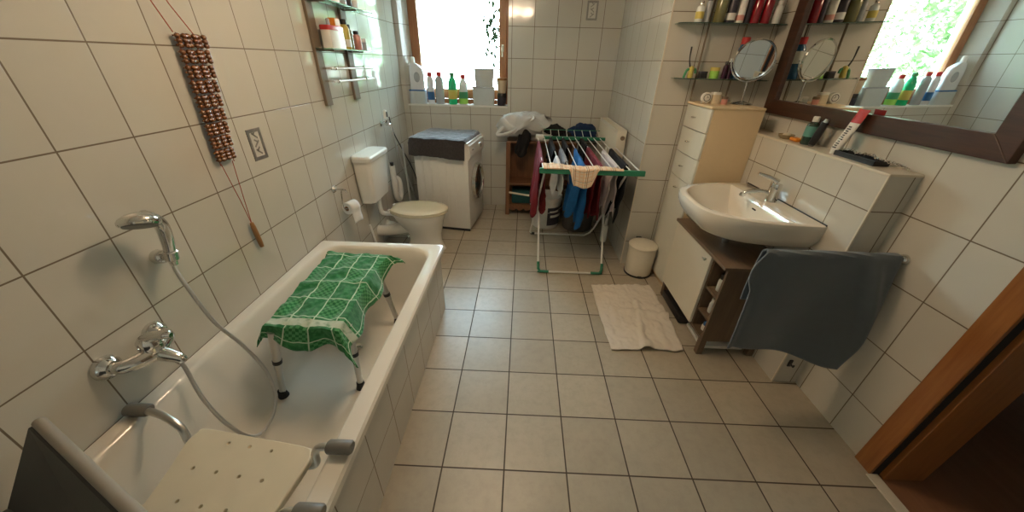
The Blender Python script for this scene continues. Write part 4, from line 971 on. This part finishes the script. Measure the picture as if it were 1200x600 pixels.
MB().lathe([(0, -.004), (.113, -.004), (.113, .004), (0, .004)], rmc, 44, rot=tl, cap=False).build('mirror_disc', 'mirror', rg_)
ck = thing('alarm_clock', 'small round white alarm clock on the tall cabinet', 'clock', (2.735, 1.82, CH))
MB().lathe([(0, 0), (.032, 0), (.034, .006), (.034, .028), (.030, .032), (0, .032)], (2.735, 1.83, CH+.040), 26, rot=R('X', 90), cap=False).build('case', 'plastic_white', ck)
MB().lathe([(.020, .0325), (.024, .0335), (.024, .0325)], (2.735, 1.83, CH+.040), 24, rot=R('X', 90), cap=False).build('dial_ring', 'label_dark', ck)
MB().box(2.7345, 2.7365, 1.7965, 1.798, CH+.040, CH+.056).box(2.735, 2.747, 1.7965, 1.798, CH+.039, CH+.041).build('hands', 'label_dark', ck, smooth=False)
MB().box(2.715, 2.725, 1.82, 1.84, CH, CH+.012).box(2.745, 2.755, 1.82, 1.84, CH, CH+.012).build('feet', 'plastic_white', ck, smooth=False)
sqbox('cream_carton', 2.775, 2.835, 1.80, 1.85, CH, .075, 'plastic_cream', 'label_white', 'little cream box between clock and jars on the tall cabinet', lidh=.015)
jar('glass_jar', 2.862, 1.80, CH, .020, .05, 'label_pink', 'shelf_alu', 'tiny pinkish jar on the tall cabinet left of the round mirror')
jar('glass_jar', 2.892, 1.86, CH, .018, .045, 'bottle_clear', 'plastic_white', 'tiny clear jar on the tall cabinet behind the pinkish jar')

# ------------------------------------------------------------------ glass shelves on the chimney breast
cs = thing('glass_wall_shelf', 'two rounded glass shelves on thin metal poles, chimney breast wall', 'shelf', (2.85, 1.96, 1.42))
for xx, zb in ((2.70, 1.478), (2.96, 1.478)):
    MB().tube([(xx, 1.985, zb), (xx, 1.985, 2.5)], .0065, 10).build('pole', 'shelf_alu', cs)
def roundshelf(z, x0, x1):
    y1 = 2.018; y0 = 1.885; pts = [(x1, y1), (x0, y1)]+[(x0+.10-.10*math.cos(a), y0+.06-.06*math.sin(a)) for a in [k*PI/16 for k in range(9)]]+[(x1-.02, y0), (x1, y0+.02)]
    s = MB().prism(pts, 'z', z, z+.006, 0).build('glass_shelf', 'glass_shelf', cs, smooth=False)
    e = MB()
    ed = pts[2:]+[pts[0]]
    for a, b in zip(ed, ed[1:]):
        e.tube([(a[0], a[1], z+.003), (b[0], b[1], z+.003)], .0032, 6)
    e.build('glass_edge', 'glass_edge', s)
roundshelf(1.96, 2.475, 3.185); roundshelf(1.625, 2.53, 3.185)
Z1 = 1.967; Yc = 1.94
bottle('perfume_bottle', 2.60, Yc, Z1, .026, .12, 'bottle_clear', 'chrome', 'clear perfume bottle with silver cap, left end of upper chimney shelf', capr=.5, lab='label_yellow')
bottle('brush_bottle', 2.66, 1.96, Z1, .02, .15, 'bottle_grey', 'cap_black', 'thin grey bottle with black cap beside the clear perfume bottle', capr=.7)
bottle('lotion_bottle', 2.735, Yc, Z1, .036, .20, 'olive', 'cap_black', 'tall olive bottle on the upper chimney shelf', capr=.6)
bottle('shower_gel', 2.81, Yc, Z1, .030, .19, 'label_dark', 'plastic_white', 'black and white bottle right of the olive bottle on the shelf', lab='label_white', labz=(.1, .35), capr=.8)
bottle('hand_cream', 2.872, Yc, Z1, .027, .17, 'label_white', 'chrome', 'white lotion bottle with pink band on the upper chimney shelf', lab='label_pink', labz=(.1, .3), capr=.9, caph=.1)
bottle('foam_can', 2.922, 1.95, Z1, .020, .20, 'label_dark', 'cap_black', 'slim black can left of the red bottles', capr=.9)
bottle('red_bottle', 2.975, Yc, Z1, .028, .19, 'deep_red', 'label_dark', 'deep red bottle, left one of the pair on the upper chimney shelf', capr=.7)
bottle('red_bottle', 3.043, Yc, Z1, .030, .21, 'deep_red', 'cap_red', 'deep red bottle, right one of the pair on the upper chimney shelf', capr=.7)
bottle('clear_bottle', 3.115, Yc, Z1, .026, .13, 'bottle_clear', 'label_white', 'clear bottle at the right end of the upper chimney shelf', capr=.6)
Z2 = 1.632
rz = thing('razor_stand', 'yellow and green figure shaped stand holding a dark stick, lower chimney shelf', 'stand', (2.62, Yc, Z2))
MB().lathe([(0, 0), (.016, 0), (.02, .01), (.017, .04), (.02, .062), (.012, .075), (0, .078)], (2.635, Yc, Z2), 14, cap=False).build('stand_body', 'label_yellow', rz)
MB().tube([(2.632, Yc, Z2+.055), (2.605, Yc, Z2+.05), (2.592, Yc, Z2+.0)], .009, 8, 4).tube([(2.638, Yc, Z2+.06), (2.662, Yc, Z2+.055), (2.668, Yc, Z2+.03)], .008, 8, 4).build('stand_arms', 'label_green', rz)
MB().tube([(2.622, Yc, Z2+.07), (2.605, Yc, Z2+.12), (2.60, Yc, Z2+.195)], [.006, .004, .006], 8, 3).build('stick', 'cap_black', rz)
sqbox('black_box', 2.695, 2.755, 1.92, 1.965, Z2, .045, 'cap_black', 'label_dark', 'small black box on the lower chimney shelf', lidh=.012)
jar('yellow_jar', 2.805, Yc, Z2, .031, .072, 'lime', 'label_yellow', 'yellow green jar on the lower chimney shelf')
bottle('nail_bottle', 2.868, 1.925, Z2, .016, .11, 'purple', 'cap_black', 'small purple bottle right of the yellow green jar', capr=.6)
bottle('purple_bottle', 2.905, Yc, Z2, .02, .13, 'purple', 'plastic_white', 'dark purple bottle with white cap beside the round mirror', capr=.7)
bottle('mouthwash_bottle', 2.975, 1.965, Z2, .036, .26, 'teal_bottle', 'cap_red', 'tall blue bottle with red cap behind the round mirror', capr=.75, lab='bottle_clear', labz=(.45, .8))
jar('white_jar', 3.08, Yc, Z2, .03, .06, 'bottle_white', 'plastic_white', 'white jar at the right end of the lower chimney shelf')

# ------------------------------------------------------------------ wall mirror
wmr = thing('wall_mirror', 'large wall mirror in a wide dark wooden frame above the ledge', 'mirror', (XR, 1.1, 1.43))
my0, my1, mz0, mz1, fw = .36, 1.815, 1.432, 2.40, .088
f = MB()
def fr_(poly, a, b): f.prism(poly, 'x', a, b, .003)
xf0, xf1 = XR-.034, XR-.001
fr_([(my0, mz0), (my1, mz0), (my1-fw, mz0+fw), (my0+fw, mz0+fw)], xf0, xf1); fr_([(my0, mz1), (my0+fw, mz1-fw), (my1-fw, mz1-fw), (my1, mz1)], xf0, xf1)
fr_([(my1, mz0), (my1, mz1), (my1-fw, mz1-fw), (my1-fw, mz0+fw)], xf0, xf1); fr_([(my0, mz0), (my0+fw, mz0+fw), (my0+fw, mz1-fw), (my0, mz1)], xf0, xf1)
f.build('frame', 'wood_dark', wmr, smooth=False)
wmr.rotation_euler = (0, math.radians(-1.3), 0)
MB().box(XR-.016, XR-.012, my0+fw-.005, my1-fw+.005, mz0+fw-.005, mz1-fw+.005).build('mirror_glass', 'mirror', wmr, smooth=False)

# ledge items
gd = thing('glass_dish', 'small round glass dish at the left end of the tiled ledge', 'dish', (3.12, 1.42, LZ))
MB().lathe([(0, 0), (.03, 0), (.042, .012), (.047, .026), (.044, .026), (.038, .013), (0, .006)], (3.118, 1.42, LZ), 28, cap=False).build('dish', pmat('amber_glass', (.34, .27, .15), .08, coat=1), gd)
MB().sphere((3.118, 1.42, LZ+.022), .022, 3, (1, 1, .6)).build('soap_ball', 'plastic_cream', gd)
tag(MB().box(3.10, 3.15, 1.30, 1.365, LZ, LZ+.022, .009).build('soap_bar', 'orange'), 'orange bar of soap on the ledge beside the glass dish', 'soap')
bottle('aftershave_bottle', 3.125, 1.245, LZ, .033, .155, pmat('dark_green_glass', (.02, .05, .035), .1, coat=.8), 'plastic_white', 'dark green bottle with white cap and teal label on the ledge', capr=.5, caph=.17, lab=pmat('teal_label', (.10, .28, .24), .4), sy=1.0, labz=(.35, .8))
ts = thing('hair_trimmer', 'black hair trimmer leaning upright on the ledge beside the dark green bottle', 'trimmer', (3.12, 1.165, LZ))
MB().tube([(3.115, 1.19, LZ+.012), (3.118, 1.178, LZ+.07), (3.12, 1.165, LZ+.135)], [.018, .020, .017], 14, 3).build('trimmer_body', 'plastic_dark', ts); MB().tube([(3.12, 1.165, LZ+.135), (3.121, 1.161, LZ+.15)], [.013, .011], 12).build('trimmer_head', 'alu', ts)
MB().tube([(3.115, 1.192, LZ), (3.115, 1.19, LZ+.014)], .014, 12).build('trimmer_base', 'plastic_grey', ts)
tp = thing('toothpaste_tube', 'white tube with red top standing on its cap on the ledge', 'tube', (3.12, 1.02, LZ))
def tubring(t, hw, ht): 
    c = Vector((3.105+.035*t, 1.005-.02*t, LZ+.022+t*.20)); return [c+Vector((math.cos(a)*ht, math.sin(a)*hw, 0)) for a in [k*2*PI/20 for k in range(20)]]
MB().rings([tubring(0, .024, .020), tubring(.25, .026, .018), tubring(.5, .028, .013), tubring(.68, .030, .009)]).build('tube_body', 'label_white', tp)
MB().rings([tubring(.68, .0304, .0094), tubring(.9, .032, .004), tubring(1, .033, .0015)]).build('tube_top', 'cap_red', tp)
MB().lathe([(0, 0), (.019, 0), (.019, .022), (0, .022)], (3.105, 1.005, LZ), 18, cap=False).build('cap', 'plastic_white', tp)
tx = MB()
for i in range(11):
    t_ = .06+i*.052; c = Vector((3.105+.035*t_-(.0195-.013*t_), 1.005-.02*t_, LZ+.022+t_*.20))
    hgt = [.014, .010, .012, .008, .014, .010, .008, .012, .010, .014, .010][i]
    tx.box(c.x-.0016, c.x+.0004, c.y-hgt, c.y+hgt*.6, c.z-.0028, c.z+.0028)
tx.build('printed_lettering', 'label_dark', tp, smooth=False)
tr = thing('pen_tray', 'black tray holding a silver chain on the near end of the ledge', 'tray', (3.12, .87, LZ))
b = MB(); b.box(3.085, 3.16, .745, .985, LZ, LZ+.006, .002); b.box(3.085, 3.09, .745, .985, LZ+.004, LZ+.024, .002); b.box(3.155, 3.16, .745, .985, LZ+.004, LZ+.024, .002); b.box(3.085, 3.16, .745, .75, LZ+.004, LZ+.024, .002); b.box(3.085, 3.16, .98, .985, LZ+.004, LZ+.024, .002)
b.build('tray', 'plastic_dark', tr, smooth=False)
chn = MB(); cp = catmull([Vector(p) for p in ((3.10, .97, LZ+.028), (3.13, .93, LZ+.034), (3.11, .88, LZ+.03), (3.14, .83, LZ+.034), (3.12, .78, LZ+.03), (3.135, .72, LZ+.026), (3.16, .68, LZ+.018), (3.15, .64, LZ+.012))], 6)
for i, p in enumerate(cp[:-1]):
    d = (cp[i+1]-p).normalized(); s = Vector((0, 0, 1)) if i % 2 else Vector((-d.y, d.x, 0)).normalized()
    L_ = (cp[i+1]-p).length*.75
    chn.tube([p+d*L_*math.cos(a)+s*.006*math.sin(a) for a in [k*2*PI/8 for k in range(8)]], .0016, 5, 0, closed=True)
tag(chn.build('silver_chain', 'chrome'), 'silver link chain lying over the black tray on the ledge', 'chain')

# ------------------------------------------------------------------ vanity
va = thing('vanity_cabinet', 'grey brown wooden vanity with one white door under the sink', 'vanity', (2.85, 1.16, 0))
VX0, VX1, VY0, VY1, VZ0, VZ1 = 2.668, 3.045, .822, 1.535, .12, .695
b = MB()
b.box(VX0, VX1, VY0, VY0+.018, VZ0, VZ1-.02); b.box(VX0, VX1, VY1-.018, VY1, VZ0, VZ1-.02); b.box(VX0, VX1, VY0+.018, VY1-.018, VZ0, VZ0+.018)
b.box(VX1-.01, VX1, VY0+.018, VY1-.018, VZ0+.018, VZ1-.02); b.box(VX0+.002, VX1-.01, .975, .991, VZ0+.018, VZ1-.02)
b.build('carcass', 'wood_vanity', va, smooth=False)
MB().box(VX0-.03, VX1, VY0-.012, VY1+.01, VZ1-.02, VZ1, .002).build('top_board', wood_mat('vanity_top_wood', (.15, .10, .06), (.21, .14, .085), 'Y', rough=.45), va, smooth=False)
for z in (.445, .27): MB().box(VX0+.005, VX1-.01, VY0+.018, .975, z, z+.014).build('inner_shelf', 'wood_vanity', va, smooth=False)
for (lx, ly) in ((VX0, VY0), (VX0, VY1-.04), (VX1-.04, VY0), (VX1-.04, VY1-.04)): MB().box(lx, lx+.04, ly, ly+.04, 0, VZ0, .002).build('leg', 'wood_vanity', va, smooth=False)
dv = MB().box(VX0-.020, VX0-.001, .985, VY1-.004, VZ0+.022, VZ1-.026, .003).build('vanity_door', 'door_white', va, smooth=False)
MB().tube([(VX0-.021, 1.035, .63), (VX0-.038, 1.033, .63)], .005, 8).tube([(VX0-.038, 1.018, .63), (VX0-.038, 1.05, .63)], .006, 8).build('door_knob', 'alu', dv)
for i, (y, z, hgt, mt_, lab_) in enumerate(((.925, .285, .09, 'tubgrey', 'middle'), (.87, .285, .07, 'bottle_white', 'middle'), (.925, .46, .10, 'bottle_clear', 'top'), (.87, .46, .08, 'tubgrey', 'top'), (.92, .119, .06, 'label_white', 'bottom'), (.87, .119, .05, 'plastic_cream', 'bottom'))):
    bottle('toiletry_bottle', 2.73+.02*(i % 2), y, z, .024, hgt+.02, mt_, ['plastic_white', 'label_blue', 'cap_black'][i % 3], '%s toiletry item on the %s shelf of the vanity, %s one' % (['frosted', 'white', 'clear', 'grey', 'pale', 'cream'][i], lab_, 'far' if y > .9 else 'near'), cat='toiletry', capr=.8, caph=.25)
tag(MB().box(2.662, 2.95, 1.13, 1.49, .005, .07, .012).build('bathroom_scale', 'plastic_dark'), 'black flat scale lying on the floor under the vanity', 'scale')
sc = thing('white_scale', 'white flat scale on the floor under the near end of the vanity', 'scale', (2.87, .97, 0))
MB().box(2.712, 3.0, .865, 1.105, .012, .04, .008).build('scale_plate', 'plastic_white', sc); MB().box(2.73, 2.98, .89, 1.08, 0, .012).build('scale_base', 'plastic_dark', sc, smooth=False)

# sink
sk_ = thing('wash_basin', 'cream ceramic wash basin mounted on the tiled ledge over the vanity', 'sink', (2.8, 1.14, .86))
SYc, SXb = 1.145, LX-.001
def sring(w, dpt, z, n=40, xb=SXb, off=0, p=2.3, dy=0):
    """front-bowed outline: straight back at the wall, rounded front toward the room"""
    pts = []
    for k in range(n+1):
        a = PI*k/n; c_, s_ = math.cos(a), math.sin(a)
        pts.append(Vector((xb-off-dpt*abs(s_)**(2/p), SYc+dy+w/2*(abs(c_)**(2/3.4))*(1 if c_ > 0 else -1), z)))
    return pts
out = [sring(.42, .30, .80), sring(.52, .42, .805), sring(.66, .51, .845), sring(.725, .555, .90), sring(.745, .575, .945), sring(.75, .578, .972), sring(.745, .575, .988), sring(.73, .56, .993)]
def inner(w, l, z, cxx, n=41):
    pts = []
    for k in range(n):
        # match ring layout: start at +y back corner, sweep round the front to -y back corner
        a = PI*k/(n-1); c_, s_ = math.cos(a), math.sin(a)
        pts.append(Vector((cxx+l*.5-l*abs(s_)**(.8), SYc+w/2*(abs(c_)**.7)*(1 if c_ > 0 else -1), z)))
    return pts
inn = [inner(.66, .40, .992, 2.715), inner(.64, .38, .982, 2.717), inner(.58, .34, .93, 2.73), inner(.50, .30, .88, 2.74), inner(.36, .22, .84, 2.75), inner(.16, .10, .828, 2.76)]
b = MB(); b.rings(out+inn, True, True)
b.build('basin', 'ceramic_warm', sk_)
MB().tube([(2.925, SYc+.045, .935), (2.921, SYc-.0, .935)], .008, 8).build('overflow_slot', 'skin_paper', sk_) if False else None
MB().box(2.8985, 2.910, SYc-.022, SYc+.018, .931, .941, .003, rot=R('Y', -10)).build('overflow_slot', 'skin_paper', sk_, smooth=False)
MB().lathe([(0, .829), (.02, .829), (.023, .832), (.014, .836), (0, .836)], (2.755, SYc, 0), 18, cap=False).build('drain', 'chrome', sk_)
MB().tube([(2.80, SYc, .83), (2.80, SYc, .70)], .02, 12).build('drain_pipe', 'chrome', sk_)
MB().box(LX-.006, LX-.001, SYc-.37, SYc+.37, .985, .999, .001).build('sealant', 'plastic_dark', sk_, smooth=False)
ft = thing('basin_mixer_tap', 'chrome single lever tap on the wash basin', 'tap', (2.985, 1.15, .98)); ft.scale = (1.22, 1.22, 1.22)
b = MB(); b.lathe([(0, 0), (.028, 0), (.027, .01), (.024, .07), (.026, .085), (.022, .10), (0, .105)], (2.985, 1.15, .98), 22, cap=False)
b.tube([(2.975, 1.155, 1.025), (2.93, 1.17, 1.032), (2.88, 1.185, 1.022), (2.865, 1.19, 1.008)], [.016, .013, .012, .012], 12, 4); b.build('tap_body', 'chrome', ft)
MB().tube([(2.985, 1.15, 1.088), (2.95, 1.165, 1.105), (2.90, 1.185, 1.118)], [.014, .011, .007], 10, 4).build('lever', 'chrome', ft)
MB().tube([(2.862, 1.191, 1.014), (2.859, 1.192, .998)], .013, 12).build('aerator', 'chrome', ft)
sd_ = MB().lathe([(0, .0), (.035, 0), (.042, .006), (.04, .010), (0, .008)], (2.955, 1.40, .9815), 24, sy=1.2, cap=False)
tag(sd_.build('soap_dish', pmat('brown_soap', (.40, .22, .08), .4)), 'flat brown soap dish at the back left of the wash basin', 'soap dish')

# towel bar + towel
tbr = thing('towel_bar', 'chrome towel bar sticking out from the right wall', 'towel bar', (3.19, .49, .97))
MB().tube([(XR-.004, .487, .965), (2.60, .50, .972), (2.592, .50, .972)], .0075, 12).build('bar', 'chrome', tbr)
MB().lathe([(0, 0), (.024, 0), (.024, .006), (.014, .02), (0, .02)], (XR-.001, .487, .965), 20, rot=R('Y', -90), cap=False).build('wall_rosette', 'chrome', tbr)
def btf(u, v):
    x = 2.575+u*.595; lf = .53+.15*u+.006*math.sin(u*9); lb = .30
    d = v*(lf+lb)-lb; a = abs(d)
    if d < 0: y = .515+.004*math.sin(x*20)
    else: y = .478-.022*min(1, a/.3)-.02*math.sin(u*7.5+a*2.0)*min(1, a/.25)-.03*math.exp(-((u-.80+.45*(1-a/lf)*0-.28*(a/lf))/.06)**2)*min(1, a/.1)
    if a < .016: y = .497-.019*math.sin(d/.016*PI/2); z = .972+.013*math.cos(d/.016*PI/2)
    else: z = .972-(a-.016)
    if u < .06: y -= (.06-u)*.5*(a/.5 if d > 0 else 0)
    xx = x-(.012*math.sin(a*8)*(1-u))+(.0 if d < 0 else -(.035*math.sin(min(a, .2)/.2*PI)*(1-u)**3)-(.06*(a/.5)*(1-u)**2 if d > 0 else 0))
    return Vector((xx, y, z))
tag(MB().sheet(btf, 60, 70).build('blue_towel', 'towel_blue', solid=.007), 'blue grey terry towel hanging over the towel bar on the right', 'towel')
hk = MB().tube([(3.035, .60, .135), (3.035, .575, .13), (3.03, .572, .11)], .006, 8, 3)
hk2 = thing('wall_hook', 'small dark hook low on the tiled ledge end below the blue towel', 'hook', (3.09, .61, .15))
MB().box(3.085, 3.105, .606, .6145, .14, .19, .002).build('hook_plate', 'plastic_dark', hk2, smooth=False); MB().tube([(3.095, .607, .165), (3.095, .585, .16), (3.095, .582, .175)], .005, 8, 3).build('hook', 'plastic_dark', hk2)
hk.bm.free()

# groups of like things
for o in bpy.data.objects:
    if 'label' not in o: continue
    L = o['label']; 
    for key, g in (('drying rack', 'clothes on the drying rack'), ('on the rack', 'clothes on the drying rack'), ('of the rack', 'clothes on the drying rack'), ('outer rod', 'clothes on the drying rack'), ('upper chimney shelf', 'toiletries on the upper chimney shelf'), ('lower chimney shelf', 'toiletries on the lower chimney shelf'),
                   ('left glass shelf', 'items on the left wall glass shelves'), ('glass shelf', 'items on the left wall glass shelves'), ('left shelf', 'items on the left wall glass shelves'), ('shelf of the vanity', 'toiletries in the vanity'), ('sill', 'items on the window sill')):
        if key in L and 'group' not in o and o.parent is None and o['category'] not in ('drying rack', 'bucket', 'basket', 'shelf', 'towel'):
            o['group'] = g; break
# strip helper properties
for o in bpy.data.objects:
    if '_o' in o: del o['_o']

# ------------------------------------------------------------------ camera
f_, yw, pt, rl = 401.4623, -.0224, .5179, .0246
cam = bpy.data.cameras.new('camera'); cam.sensor_width = 36; cam.sensor_fit = 'HORIZONTAL'; cam.lens = f_*36/1200; cam.clip_start = .02
cy_, sy_, cp_, sp_, cr_, sr_ = math.cos(yw), math.sin(yw), math.cos(pt), math.sin(pt), math.cos(rl), math.sin(rl)
fwd = Vector((sy_*cp_, cy_*cp_, -sp_)); rt = Vector((cy_, -sy_, 0)); up = rt.cross(fwd)
rr2 = rt*cr_+up*sr_; uu = -rt*sr_+up*cr_
mtx = Matrix(((rr2.x, uu.x, -fwd.x, 1.43559), (rr2.y, uu.y, -fwd.y, -.92313), (rr2.z, uu.z, -fwd.z, 1.71381), (0, 0, 0, 1)))
co2 = bpy.data.objects.new('camera', cam); C.objects.link(co2); co2.matrix_world = mtx
S = bpy.context.scene; S.camera = co2
S.view_settings.view_transform = 'Standard'; S.view_settings.look = 'None'; S.view_settings.gamma = 1; S.view_settings.exposure = 0.42
S.view_settings.use_curve_mapping = False
